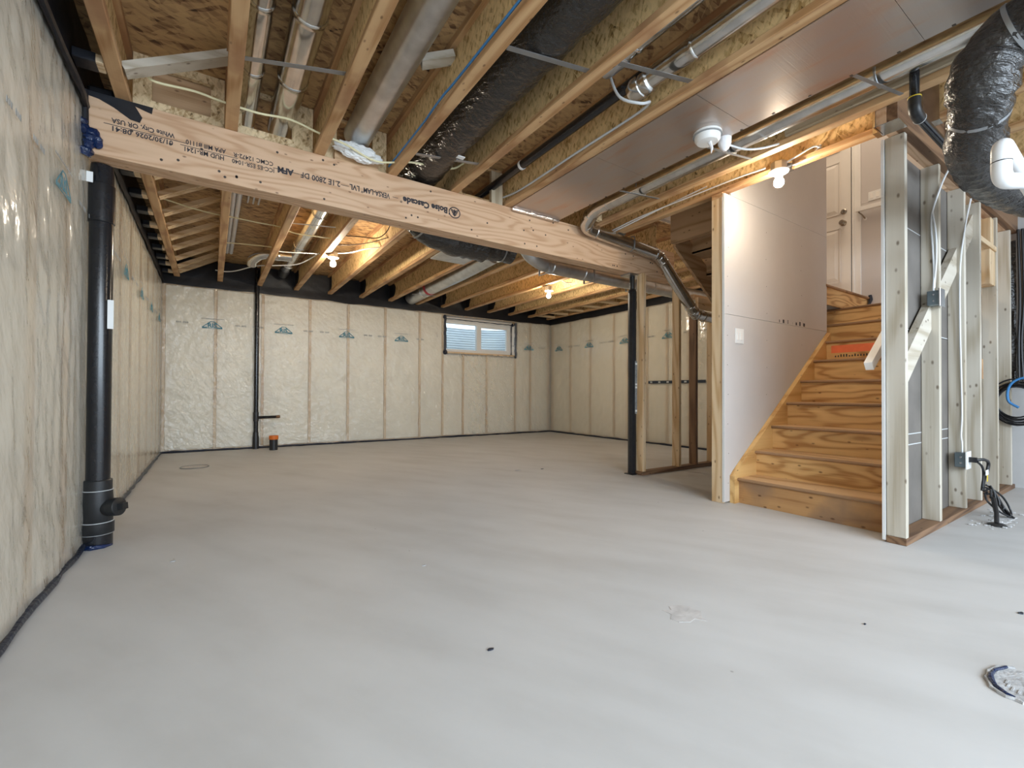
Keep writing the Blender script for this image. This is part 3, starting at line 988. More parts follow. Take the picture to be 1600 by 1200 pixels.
for q in range(46):
    x, z = random.uniform(bx0 + 0.1, bx1 - 0.05), random.choice([BZ0 + 0.05, ZJ - 0.05, BZ0 + 0.16]) + random.uniform(-.02, .02)
    mb.lathe((x, BY0 - 0.0012, z), [(0.0075, 0), (0.0075, 0.0016)], (0, 1, 0), 7)
o = mb.build('nail_heads', M['dark_wire'], beam)
o['kind'] = 'stuff'
# black film lapped over the wall end of the beam, blue film below
MB().prism([(-0.565, ZJ), (-0.28, ZJ), (-0.285, ZJ - 0.035), (-0.31, ZJ - 0.03), (-0.355, ZJ - 0.018), (-0.325, ZJ - 0.07), (-0.335, ZJ - 0.10), (-0.375, ZJ - 0.095), (-0.44, ZJ - 0.055), (-0.50, ZJ - 0.03), (-0.565, ZJ - 0.022)], 'y', BY0 - 0.004, BY0 - 0.0005).build('film_flap', M['black_wrap'], beam)
bf = MB()
kp = [(-0.566, BY0 - 0.010, 2.215), (-0.555, BY0 - 0.016, 2.17), (-0.53, BY0 - 0.020, 2.12), (-0.535, BY0 - 0.018, 2.08), (-0.55, BY0 - 0.008, 2.03)]
bf.tube(spline(kp, 5), [0.012 + 0.012 * abs(math.sin(q * 0.8)) + 0.008 * random.random() for q in range(21)], 10, wob=0.5)
bf.tube(spline([(-0.555, BY0 - 0.018, 2.17), (-0.505, BY0 - 0.014, 2.13), (-0.50, BY0 - 0.010, 2.075)], 5), [0.012, 0.018, 0.022, 0.026, 0.024, 0.022, 0.024, 0.022, 0.02, 0.016, 0.006], 9, wob=0.5)
o = bf.build('film_knot', M['blue_film'], beam, True)
MB().tube([(XL + 0.018, 3.10, 2.05), (XL + 0.022, 3.10, 2.2), (XL + 0.02, 3.09, 2.36)], 0.013, 7).build('film_edge', M['black_wrap'], beam, True)
box_part('film_roll', M['black_wrap'], beam, XL + 0.02, -0.44, 3.12, 3.23, ZJ + 0.001, ZJ + 0.045, ch=0.012)

# steel post
po = thing('steel_post', (3.6, 3.17, 0), 'black adjustable steel post under the main beam', 'post')
MB().lathe((3.6, 3.17, 0.008), [(0.042, 0), (0.042, 1.86)], seg=8).build('shaft', M['steel_black'], po)
MB().lathe((3.6, 3.17, 1.865), [(0.044, 0), (0.036, 0.03), (0.026, 0.035), (0.026, 0.165)], seg=16).build('screw_jack', M['steel_black'], po, True)
box_part('base_plate', M['steel_black'], po, 3.545, 3.655, 3.115, 3.225, 0.0, 0.009)
box_part('top_plate', M['galv_dull'], po, 3.50, 3.72, BY0 + 0.002, BY1, 2.032, 2.0495)
MB().box(3.594, 3.632, 3.1265, 3.128, 0.62, 1.16).build('printed_label', M['grey_label'], po)
for z in (0.64, 0.88, 0.91, 1.12):
    MB().box(3.597, 3.629, 3.1255, 3.1265, z, z + 0.02).build('label_line', M['paper'], po)

# ------------------------------------------------------------------ blocking above the beam
def blocking(x0_, x1_, opening, label, mat='osb_pale', y=3.15):
    t = thing('joist_blocking', ((x0_ + x1_) / 2, y, ZJ), label, 'blocking', 'blocking pieces on top of the beam')
    a0, a1, c0, c1 = opening
    mb = MB()
    mb.box(x0_, a0, y, y + 0.03, ZJ, ZS - 0.001).box(a1, x1_, y, y + 0.03, ZJ, ZS - 0.001)
    mb.box(a0, a1, y, y + 0.03, ZJ, c0)
    if c1 < ZS - 0.01:
        mb.box(a0, a1, y, y + 0.03, c1, ZS - 0.001)
    mb.build('panel', M[mat], t)
    return t
xj = [XJ0 + DJ * k for k in range(13)]
t = blocking(xj[0] + 0.034, xj[1] - 0.034, (-0.29, -0.02, 2.43, 2.62), 'chipboard blocking with a square cut-out, next to the wrapped beam end')
box_part('backing_board', M['tan_x'], t, -0.33, 0.02, 3.19, 3.21, 2.39, 2.66)
t = blocking(xj[1] + 0.034, xj[2] - 0.034, (0.135, 0.41, 2.435, 2.65), 'chipboard blocking pierced by two round ducts')
t = blocking(xj[2] + 0.034, xj[3] - 0.034, (0.68, 0.92, 2.42, 2.66), 'chipboard blocking behind the white insulation tuft')
box_part('sill_block', M['tan_x'], t, 0.66, 0.95, 3.116, 3.148, ZJ, 2.425)
t = blocking(xj[4] + 0.034, xj[5] - 0.034, (1.62, 1.93, 2.40, 2.64), 'weathered blocking panel pierced by the black pipe', 'subfloor')
box_part('notched_board', M['grey_z'], t, 1.87, 1.975, 3.115, 3.148, ZJ, ZS - 0.04)

# ------------------------------------------------------------------ braces at the first joist bays
for q, y in enumerate([2.86, 3.75, 4.14, 4.57, 4.97, 5.36, 5.75, 6.16, 6.56, 6.88, 7.30]):
    t = thing('rim_brace', (-0.5, y, ZJ), 'flat part-black lumber brace at the rim, %s counting toward the window wall' % ORD[q], 'brace', 'braces between the wrapped rim and the first joist')
    box_part('lumber', M['spruce_x'], t, XL + 0.02, xj[0] - 0.034, y - 0.044, y + 0.044, ZJ + 0.0, ZJ + 0.038, ch=0.003)
    e = random.uniform(0.02, 0.06)
    box_part('black_wrap', M['black_wrap'], t, XL + 0.019, xj[0] - 0.034 - e, y - 0.047, y + 0.047, ZJ - 0.003, ZJ + 0.041, ch=0.004)
for q, y in enumerate([2.86, 4.14, 4.55, 4.97, 5.35, 5.73, 6.14, 6.60, 7.0, 7.27]):
    pale = 'pale' if q == 0 else 'spruce'
    t = MB().bar((xj[0] + 0.034, y, ZJ + 0.022), (xj[1] - 0.006, y - 0.01, ZS - 0.032), 0.085, 0.038).build('bridging_brace', M[pale + '_x'])
    tag(t, ('pale diagonal brace in front of the main beam' if q == 0 else 'diagonal lumber brace between the first two joists, %s behind the main beam' % ORD[q - 1]), 'brace', 'diagonal braces between the first two joists')
t = MB().bar((0.888, 2.195, 2.545), (xj[3] - 0.006, 2.135, 2.60), 0.07, 0.038).build('bridging_brace', M['pale_x'])
tag(t, 'short pale brace between the thick round duct and the next joist', 'brace')
for q, y in enumerate([5.1, 5.5, 5.95, 6.4, 6.85, 7.25]):
    t = MB().box(xj[12] + 0.034, xj[12] + DJ - 0.034, y - 0.044, y + 0.044, ZJ + 0.002, ZJ + 0.04).build('rim_brace', M['spruce_x'])
    tag(t, 'short flat lumber brace in the corner bay past the far bulb, %s from the stairs' % ORD[q], 'brace', 'braces in the far corner bay')

# ------------------------------------------------------------------ ducts and pipes overhead
def round_duct(name, pts, r, label, cat, mat='galv', collars=(), group=None, rad=0.12, seg=20, crimps=True):
    p = bend(pts, rad)
    t = thing(name, tuple(p[0]), label, cat, group)
    MB().tube(p, r, seg).build('pipe', M[mat], t, True)
    for (c, ax) in collars:
        MB().lathe(c, [(r + 0.001, -0.022), (r + 0.006, -0.016), (r + 0.006, -0.010), (r + 0.002, -0.004), (r + 0.002, 0.012), (r + 0.0005, 0.018)], ax, seg).build('collar', M[mat], t, True)
    return t
Yv, Xv, Zv = (0, 1, 0), (1, 0, 0), (0, 0, 1)
round_duct('round_duct', [(0.165, YF, 2.555), (0.165, 3.3, 2.555)], 0.052, 'slim galvanised round duct, the thinner of the pair beside the yellow cable', 'duct', collars=[((0.165, 2.25, 2.555), Yv), ((0.165, 2.75, 2.555), Yv)], group='round ducts between joists in front of the beam')
round_duct('round_duct', [(0.355, YF, 2.555), (0.355, 3.3, 2.555)], 0.074, 'galvanised round duct, the thicker of the pair beside the yellow cable', 'duct', collars=[((0.355, 2.2, 2.555), Yv), ((0.355, 2.72, 2.555), Yv)], group='round ducts between joists in front of the beam')
round_duct('round_duct', [(0.775, YF, 2.565), (0.80, 3.1, 2.555)], 0.088, 'thick dull round duct ending in white insulation', 'duct', mat='galv_dull', collars=[((0.785, 1.2, 2.56), Yv)], group='round ducts between joists in front of the beam')
# white insulation tuft
bm = bmesh.new()
bmesh.ops.create_icosphere(bm, subdivisions=5, radius=1.0)
for q in bm.verts:
    d_ = q.co.normalized()
    k_ = 1 + 0.28 * noise.noise(d_ * 2.4) + 0.18 * noise.noise(d_ * 6.0 + Vector((3, 1, 2))) + 0.07 * noise.noise(d_ * 15)
    q.co = Vector((0.80 + d_.x * k_ * 0.145, 3.055 + d_.y * k_ * 0.050, 2.425 + d_.z * k_ * 0.050 - d_.x * 0.012))
bm.verts.index_update()
mb = MB().add([q.co for q in bm.verts], [[q.index for q in f.verts] for f in bm.faces])
bm.free()
t = mb.build('insulation_tuft', M['fluff'], None, True)
tag(t, 'tuft of white insulation stuffed around the thick duct on the beam', 'insulation')

def flex_duct(name, pts, r, label, ties=(), folds=0.05, mat='black_film', collar=None, step=0.035, rs=None):
    p = spline(pts, 90)
    # resample evenly
    out, acc = [p[0]], 0.0
    for a, c in zip(p[:-1], p[1:]):
        acc += (c - a).length
        if acc > step:
            out.append(c); acc = 0.0
    L = len(out)
    radii = []
    for i in range(L):
        base = r if rs is None else rs[0] + (rs[1] - rs[0]) * i / (L - 1)
        k = 1 + folds * 0.5 * math.sin(i * 2.4) + folds * noise.noise(Vector((i * 0.35, r, 1.7)))
        for tt in ties:
            d = abs(i / (L - 1) - tt)
            if d < 0.03:
                k *= 0.90
        radii.append(base * k)
    t = thing(name, tuple(out[0]), label, 'duct', 'black insulated flexible ducts')
    MB().tube(out, radii, 28, wob=folds * 1.6).build('insulated_sleeve', M[mat], t, True)
    for tt in ties:
        i = min(L - 2, max(1, int(tt * (L - 1))))
        MB().tube([out[i] - (out[i + 1] - out[i - 1]).normalized() * 0.007, out[i] + (out[i + 1] - out[i - 1]).normalized() * 0.007], radii[i] * 1.035, 26).build('strap_tie', M['strap'], t, True)
    return t, out
fx, _ = flex_duct('flexible_duct', [(1.285, YF, 2.54), (1.285, 0.8, 2.54), (1.29, 1.9, 2.54), (1.30, 2.9, 2.535), (1.31, 3.25, 2.53), (1.33, 3.45, 2.46), (1.42, 3.54, 2.28), (1.62, 3.56, 2.195), (2.0, 3.56, 2.19), (2.36, 3.55, 2.20)], 0.150, 'long black flexible duct that dips under the joists behind the main beam', ties=(0.868, 0.985), folds=0.04, rs=(0.122, 0.158))
box_part('paper_label', M['paper'], fx, 1.32, 1.37, 2.62, 2.655, 2.372, 2.376)
MB().box(2.13, 2.20, 3.355, 3.36, 2.10, 2.15).build('paper_label', M['paper'], fx)
round_duct('round_duct', [(2.44, 3.46, 2.55), (2.46, 3.47, 2.17), (2.72, 3.5, 2.09), (5.7, 3.5, 2.08)], 0.078, 'grey round duct slung under the joists behind the main beam', 'duct', mat='galv_dull', collars=[((2.80, 3.5, 2.089), Xv), ((3.22, 3.5, 2.088), Xv), ((4.3, 3.5, 2.085), Xv)], rad=0.2)
for x, a in ((2.70, 0.4), (3.30, -0.3), (3.95, 0.3)):
    t = MB().box(x, x + 0.02, 3.42, 3.423, 2.16, ZJ).box(x, x + 0.02, 3.58, 3.583, 2.1, ZJ).box(x, x + 0.02, 3.42, 3.583, 1.996, 1.999).box(x, x + 0.02, 3.42, 3.423, 1.997, 2.17).box(x, x + 0.02, 3.58, 3.583, 1.997, 2.1).build('hanger_strap', M['strap'])
    tag(t, 'thin steel strap holding the grey duct behind the beam, %s from the black sleeve' % ORD[[2.70, 3.30, 3.95].index(x)], 'strap', 'straps of the duct behind the beam')

# bay with two vents and the black pipe
round_duct('round_duct', [(1.72, YF, 2.56), (1.72, 1.70, 2.56)], 0.05, 'galvanised vent duct above, ending in a wide sleeve before the black pipe', 'duct', collars=[((1.72, 1.50, 2.56), Yv)], group='vent ducts over the black pipe')
MB().lathe((1.72, 1.56, 2.56), [(0.052, 0), (0.060, 0.02), (0.060, 0.12), (0.056, 0.15)], Yv, 18).build('vent_sleeve', M['galv_dull'], bpy.data.objects['round_duct.004'] if 'round_duct.004' in bpy.data.objects else None, True)
t = round_duct('round_duct', [(1.90, YF, 2.48), (1.90, 1.62, 2.48)], 0.052, 'galvanised vent duct below, ending in a ribbed cap over the black pipe', 'duct', collars=[((1.90, 1.30, 2.48), Yv)], group='vent ducts over the black pipe')
MB().lathe((1.90, 1.54, 2.48), [(0.054, 0), (0.064, 0.01), (0.064, 0.05), (0.060, 0.055), (0.066, 0.06), (0.066, 0.10), (0.050, 0.14)], Yv, 18).build('cap', M['galv'], t, True)
t = thing('black_pipe', (1.875, 1.5, 2.50), 'straight black pipe running between joists above the grey cable', 'pipe')
MB().tube([(1.868, 1.55, 2.50), (1.885, 3.4, 2.505)], 0.031, 16).build('pipe', M['abs'], t, True)
MB().lathe((1.879, 2.70, 2.503), [(0.033, -0.012), (0.034, 0), (0.033, 0.012)], Yv, 16).build('strap_clip', M['paper'], t, True)

# steel straps under joist bays
for (a, c, lab) in (((0.107, 2.464, 2.407), (0.542, 2.30, 2.407), 'flat steel strap under the pair of round ducts'), ((1.10, 1.70, 2.396), (1.529, 1.60, 2.396), 'flat steel strap crossing the black flexible duct toward the camera'),
                    ((1.60, 1.49, 2.402), (2.05, 1.36, 2.402), 'flat steel strap under the vent ducts'), ((1.10, 2.80, 2.396), (1.523, 2.68, 2.396), 'flat steel strap crossing the black flexible duct by the beam')):
    t = MB().bar(a, c, 0.028, 0.0025).build('duct_strap', M['strap'])
    tag(t, lab, 'strap', 'steel straps under the joist bays')

# foil faced panel closing one joist bay
fp = thing('return_air_duct', (2.30, 0.3, 2.36), 'foil-faced board closing the joist bay as a return duct', 'duct panel')
ys = [YF, -1.1, 0.62, 1.385, 2.12, 3.10]
for a, c in zip(ys[:-1], ys[1:]):
    box_part('foil_board', M['foil_panel'], fp, 2.052, 2.55, a + 0.0008, c - 0.0008, 2.3625, 2.3675)
MB().tube([(2.05 + 0.071 * i, 3.085, 2.352 + random.uniform(-.003, .003)) for i in range(8)], [0.014, 0.019, 0.015, 0.018, 0.014, 0.019, 0.016, 0.013], 8).build('foil_tape', M['foil_tape'], fp, True)
for q in range(18):
    y = -0.2 + q * 0.18
    MB().box(2.538, 2.549, y, y + 0.012, 2.3605, 2.3625).build('staple', M['dark_wire'], fp)

# smoke alarm and its box, wrapped
sd = thing('smoke_alarm', (2.41, 1.555, 2.33), 'round white smoke alarm in a dust bag hanging under the foil panel', 'smoke alarm')
hs = MB().lathe((2.41, 1.555, 2.362), [(0.078, 0), (0.080, -0.014), (0.072, -0.020), (0.070, -0.042), (0.058, -0.056), (0.02, -0.060)], seg=24).build('housing', M['white_plastic'], sd, True)
MB().lathe((2.41, 1.555, 2.345), [(0.0805, 0.003), (0.0815, 0), (0.0805, -0.003)], seg=24).build('vent_slot', M['grey_ink'], hs, True)
MB().tube([(2.41, 1.54, 2.30), (2.415, 1.53, 2.265), (2.405, 1.528, 2.23)], [0.012, 0.008, 0.002], 7).build('bag_tail', M['lamp_foam'], sd, True)
jb = thing('junction_box', (2.545, 1.53, 2.32), 'white bagged ceiling box with a short cable beside the smoke alarm', 'electrical box')
MB().lathe((2.545, 1.53, 2.385), [(0.03, 0), (0.038, -0.02), (0.036, -0.06), (0.024, -0.085), (0.008, -0.10)], seg=12).build('bagged_box', M['lamp_foam'], jb, True)
MB().tube(spline([(2.57, 1.525, 2.33), (2.66, 1.47, 2.305), (2.78, 1.43, 2.33), (2.93, 1.40, 2.39)]), 0.006, 8).build('cable', M['white_cable'], jb, True)

# long round duct beside the foil panel, dropping along the beam face and down
rd = round_duct('round_duct', [(2.775, YF, 2.445), (2.765, 2.85, 2.43), (2.80, 3.03, 2.335), (3.86, 3.045, 2.265), (4.40, 2.982, 1.69), (5.3, 2.982, 1.66)], 0.058, 'long galvanised duct that turns along the beam face and drops beside the stairs', 'duct', collars=[((3.80, 3.044, 2.268), Xv), ((2.95, 3.034, 2.326), Xv), ((2.768, 2.70, 2.432), Yv), ((4.33, 2.990, 1.765), (0.68, -0.08, -0.73)), ((3.93, 3.037, 2.19), (0.68, -0.08, -0.73)), ((4.53, 2.982, 1.686), Xv), ((3.875, 3.044, 2.245), (0.9, 0, -0.45)), ((4.375, 2.985, 1.716), (0.8, 0, -0.6)), ((4.43, 2.982, 1.692), (0.95, 0, -0.3)), ((2.775, 2.93, 2.40), (0.2, 0.9, -0.4)), ((2.82, 3.01, 2.345), (0.9, 0.3, -0.3))], rad=0.075)
for q, y in enumerate((0.85, 1.62, 2.35)):
    t = MB().bar((2.56, y + 0.03, 2.366), (2.92, y - 0.05, 2.364), 0.018, 0.002).tube([(2.775 + 0.062 * math.cos(a), y, 2.44 + 0.062 * math.sin(a)) for a in [math.pi * (0.95 + 1.1 * i / 10) for i in range(11)]], 0.008, 6).build('hanger_strap', M['strap'])
    tag(t, 'strap hanger under the long duct by the foil panel, %s from the stud wall end' % ORD[q], 'strap', 'straps of the long duct')
t = MB().tube([(3.42, 3.03, 2.37), (3.42, 2.985, 2.36), (3.42, 2.978, 2.29), (3.425, 2.99, 2.245), (3.43, 3.045, 2.232)], 0.006, 6).build('hanger_strap', M['strap'], None, True)
tag(t, 'bent steel hook holding the duct along the beam face', 'strap')
t = box_part('plank', M['grey_y'], None, 2.905, 2.946, YF, 1.36, 2.408, 2.55) if False else MB().box(2.905, 2.946, YF, 1.36, 2.408, 2.60, ch=0.003).build('web_plank', M['grey_y'])
tag(t, 'grey weathered plank nailed on the joist web beside the long duct', 'plank')
t = MB().box(2.83, 2.915, 2.92, 2.96, 2.385, 2.47).build('wood_block', M['osb_pale'])
tag(t, 'small chipboard block on the joist above the duct elbow', 'block')

# ducts of the far room
round_duct('round_duct', [(0.845, 3.3, 2.555), (0.845, 6.95, 2.555)], 0.070, 'shiny round duct of the far room running to the black wrapped rim', 'duct', collars=[((0.845, 4.6, 2.555), Yv), ((0.845, 5.75, 2.555), Yv), ((0.845, 6.70, 2.555), Yv)])
t = MB().tube([(0.845, 6.93, 2.555), (0.845, 7.30, 2.54)], 0.066, 16).build('duct_boot', M['abs_dull'], None, True)
tag(t, 'dark boot at the end of the shiny far room duct', 'duct')
round_duct('round_duct', [(0.80, 6.05, 2.47), (0.47, 6.12, 2.47), (0.385, 6.20, 2.40), (0.385, 6.25, 2.36)], 0.055, 'shiny branch elbow poking through a joist web toward the floor', 'duct', collars=[((0.66, 6.08, 2.47), Xv)], rad=0.12)
mpl = thing('metal_duct', (2.9, 6.3, 2.42), 'grey oval duct in a joist bay running to the window wall', 'duct')
p = [(2.80, 4.6, 2.49), (2.83, 5.6, 2.475), (2.84, 6.7, 2.47), (2.85, 7.42, 2.455)]
MB().tube(spline(p, 6), 0.11, 20).build('pipe', M['galv_dull'], mpl, True)
MB().tube([(2.838, 6.55, 2.471), (2.838, 6.62, 2.471)], 0.1125, 20).build('red_tape', M['red_label'], mpl, True)
MB().bar((2.58, 6.70, 2.36), (2.95, 6.62, 2.36), 0.025, 0.003).build('hanger_strap', M['strap'], mpl)
MB().tube([(2.838, 6.78, 2.47), (2.838, 6.81, 2.47)], 0.115, 20).build('collar', M['galv'], mpl, True)
t = MB().box(2.06, 2.48, 4.45, 4.78, 2.352, 2.366).box(2.06, 2.48, 4.45, 4.47, 2.366, 2.40).build('sheet_metal_panel', M['galv_dull'])
tag(t, 'short sheet metal panel under a joist bay of the far room', 'panel')
for q, x in enumerate((0.150, 0.196)):
    t = MB().tube([(x, 3.3, 2.60), (x - 0.01, 6.76, 2.60)], 0.021, 12).build('white_pipe', M['pvc'], None, True)
    tag(t, 'slim white pipe under the subfloor, %s of the pair' % ('wall side' if q == 0 else 'lamp side'), 'pipe', 'pair of slim white pipes')
for q in range(3):
    t = MB().tube(bend([(0.27 + 0.045 * q, 4.55, 2.66), (0.27 + 0.045 * q, 5.02, 2.655), (0.27 + 0.045 * q, 5.04, 2.668)], 0.02), 0.008, 8).build('cable_stub', M['white_cable'], None, True)
    tag(t, 'short pale cable stub under the subfloor beside the slim white pipes, %s from them' % ORD[q], 'cable', 'cable stubs under the subfloor')

# ------------------------------------------------------------------ cables
def cable(name, pts, r, mat, label, group=None, k=5):
    t = MB().tube(spline(pts, k), r, 8).build(name, M[mat], None, True)
    return tag(t, label, 'cable', group)
cable('cable', [(-0.30, 2.95, 2.455), (-0.255, 2.95, 2.431), (-0.093, 2.95, 2.444), (0.037, 2.95, 2.434), (0.207, 2.95, 2.431), (0.373, 2.95, 2.45), (0.54, 2.95, 2.42), (0.70, 2.97, 2.41), (0.907, 3.02, 2.385), (1.128, 2.95, 2.412), (1.418, 2.95, 2.45), (1.53, 2.95, 2.52)], 0.0065, 'yellow_cable', 'yellow cable sagging through the joists just in front of the beam')
cable('cable', [(1.018, YF, 2.412), (1.018, 1.6, 2.414), (1.012, 2.2, 2.416), (1.018, 2.5, 2.412), (1.015, 3.09, 2.41)], 0.006, 'blue_cable', 'blue cable clipped along a joist flange beside the black flexible duct')
cable('cable', [(1.985, 3.12, 2.44), (1.99, 2.86, 2.415), (1.985, 2.2, 2.414), (1.99, 1.75, 2.414), (1.95, 1.60, 2.40), (1.88, 1.60, 2.37), (1.81, 1.68, 2.42), (1.80, 1.74, 2.56), (1.80, 1.75, 2.66)], 0.0075, 'grey_cable', 'grey cable looping below the vent caps beside the foil panel')
cable('cable', [(3.20, 3.065, 2.40), (3.215, 2.7, 2.43), (3.24, 2.2, 2.44), (3.215, 1.85, 2.425), (3.19, 1.62, 2.40)], 0.006, 'white_cable', 'white cable running along the stair opening joist to the bulb', 'white cables along the stair opening')
cable('cable', [(3.21, 3.09, 2.385), (3.22, 2.8, 2.41), (3.24, 2.4, 2.45), (3.245, 2.1, 2.47)], 0.006, 'white_cable', 'short white cable on the stair opening joist next to the beam', 'white cables along the stair opening')
far = 'cables strung through the far room joists'
cable('cable', [(-0.38, 4.75, 2.45), (-0.317, 4.787, 2.45), (-0.151, 4.873, 2.45), (0.025, 4.915, 2.45), (0.164, 4.915, 2.45), (0.347, 4.93, 2.45), (0.551, 4.939, 2.45), (0.694, 5.017, 2.44), (1.03, 5.002, 2.45)], 0.006, 'yellow_cable', 'yellow cable crossing from the first joists to the shiny duct', far)
cable('cable', [(0.023, 7.06, 2.42), (0.142, 7.021, 2.41), (0.266, 6.866, 2.41), (0.447, 6.533, 2.42), (0.66, 6.361, 2.42), (0.866, 6.16, 2.42), (0.97, 5.895, 2.44), (1.027, 5.612, 2.45)], 0.007, 'white_cable', 'white cable sagging past the shiny branch elbow', far)
cable('cable', [(0.60, 4.775, 2.45), (0.765, 4.718, 2.45), (1.0, 4.641, 2.45)], 0.005, 'white_cable', 'thin white cable under the shiny duct by the main beam', far)
cable('cable', [(0.572, 5.705, 2.42), (0.687, 5.687, 2.42), (0.843, 5.615, 2.42), (1.03, 5.533, 2.42)], 0.005, 'white_cable', 'thin white cable under the middle of the shiny duct', far)
cable('cable', [(0.105, 5.801, 2.45), (0.282, 5.738, 2.45), (0.54, 5.679, 2.45)], 0.005, 'yellow_cable', 'short yellow cable below the slim white pipes', far)
cable('cable', [(1.10, 5.19, 2.45), (1.163, 5.167, 2.45), (1.305, 5.049, 2.45), (1.427, 4.869, 2.45), (1.532, 4.656, 2.46)], 0.005, 'dark_wire', 'dark wire running from the first far bulb to a joist', far)
cable('cable', [(1.07, 4.88, 2.46), (1.268, 4.78, 2.45), (1.441, 4.691, 2.45), (1.49, 4.5, 2.52), (1.393, 4.33, 2.62)], 0.005, 'dark_wire', 'dark wire curling up to the subfloor behind the main beam', far)
cable('cable', [(1.15, 5.42, 2.42), (1.296, 5.293, 2.42), (1.41, 5.054, 2.42), (1.53, 4.897, 2.42)], 0.007, 'white_cable', 'white cable leaving the first far bulb sideways', far)
cable('cable', [(3.965, 5.14, 2.46), (4.06, 5.12, 2.44), (4.16, 5.06, 2.48), (4.30, 5.05, 2.45), (4.447, 5.08, 2.47)], 0.007, 'white_cable', 'white cable arching over the second far bulb', far)

# ------------------------------------------------------------------ keyless lamps
def bulb_lamp(x, y, zt, label, glow='bulb'):
    t = thing('bulb_lamp', (x, y, zt - 0.17), label, 'lamp', 'bare bulb lamps on the joists')
    MB().lathe((x, y, zt - 0.055), [(0.050, 0), (0.052, 0.004), (0.052, 0.050), (0.048, 0.055)], seg=8).build('metal_box', M['galv_dull'], t)
    lh = MB().lathe((x, y, zt - 0.056), [(0.020, -0.040), (0.024, -0.036), (0.026, -0.018), (0.056, -0.012), (0.062, -0.004), (0.060, 0.0)], seg=24).build('lampholder', M['porcelain'], t, True)
    MB().lathe((x, y, zt - 0.094), [(0.004, -0.070), (0.018, -0.066), (0.028, -0.054), (0.031, -0.040), (0.028, -0.024), (0.018, -0.008), (0.013, 0.002)], seg=18).build('bulb', M[glow], lh, True)
    return t
bulb_lamp(1.115, 5.30, 2.395, 'lit bare bulb on the joist next to the shiny far duct')
bulb_lamp(4.03, 5.10, 2.36, 'lit bare bulb on the far joists over the window side of the room')
t = bulb_lamp(3.16, 1.515, 2.385, 'lit bare bulb above the foot of the stairs', 'bulb_small')
MB().tube(spline([(3.17, 1.48, 2.37), (3.19, 1.40, 2.40), (3.22, 1.33, 2.43), (3.255, 1.30, 2.42)]), 0.006, 8).build('cable', M['white_cable'], t, True)
MB().tube(spline([(3.19, 1.49, 2.35), (3.22, 1.42, 2.36), (3.25, 1.36, 2.39), (3.255, 1.30, 2.44)]), 0.006, 8).build('cable', M['white_cable'], t, True)
box_part('bracket', M['galv'], t, 3.20, 3.236, 1.45, 1.53, 2.33, 2.40)

# ------------------------------------------------------------------ drain stack in the near corner
ds = thing('drain_stack', (-0.505, 3.25, 0), 'thick black drain stack with a cleanout tee against the film wall', 'pipe')
c0 = (-0.505, 3.25, 0)
MB().lathe((-0.505, 3.25, 0.34), [(0.051, 0), (0.051, 1.66), (0.047, 1.705)], seg=24).build('pipe', M['abs'], ds, True)
MB().lathe((-0.505, 3.25, 0.30), [(0.058, 0), (0.060, 0.002), (0.060, 0.052), (0.056, 0.056)], seg=24).build('coupling', M['abs_dull'], ds, True)
tee = MB().lathe((-0.505, 3.25, 0.13), [(0.062, 0), (0.064, 0.004), (0.066, 0.10), (0.062, 0.168)], seg=24).build('cleanout_tee', M['abs_dull'], ds, True)
MB().lathe((-0.505, 3.25, 0.068), [(0.068, 0), (0.070, 0.003), (0.070, 0.060), (0.066, 0.064)], seg=24).build('coupling', M['abs_dull'], ds, True)
MB().lathe((-0.505, 3.25, 0.0), [(0.064, 0), (0.064, 0.068)], seg=24).build('floor_stub', M['abs'], ds, True)
MB().lathe((-0.505, 3.25, 1.735), [(0.052, 0), (0.0565, 0.003), (0.0565, 0.205), (0.052, 0.21)], seg=24).build('coupling', M['abs'], ds, True)
for z in (0.300, 0.131, 0.069):
    MB().lathe((-0.505, 3.25, z), [(0.0685 if z < 0.2 else 0.0655, -0.0015), (0.069 if z < 0.2 else 0.066, 0), (0.0685 if z < 0.2 else 0.0655, 0.0015)], seg=24).build('glue_ring', M['grey_cable'], ds, True)
dv = Vector((0.84, -0.54, 0.10)).normalized()
cc = Vector((-0.505, 3.25, 0.20))
MB().lathe(cc + dv * 0.02, [(0.040, 0), (0.046, 0.045), (0.048, 0.05), (0.048, 0.095), (0.044, 0.098)], dv, 20).build('cleanout_branch', M['abs_dull'], tee, True)
sq = cc + dv * 0.118
MB().bar(sq, sq + dv * 0.030, 0.034, 0.034).build('cleanout_plug', M['abs_dull'], tee)
MB().tube([(-0.555, 3.20, 0.008), (-0.52, 3.175, 0.01), (-0.47, 3.185, 0.008), (-0.44, 3.22, 0.006)], [0.012, 0.014, 0.010, 0.004], 7).build('film_scrap', M['blue_film'], ds, True)
box_part('paper_tag', M['paper'], ds, -0.470, -0.4445, 3.205, 3.207, 1.165, 1.32)
MB().box(-0.558, -0.532, 3.19, 3.194, 1.93, 1.985).build('tape', M['paper'], ds)

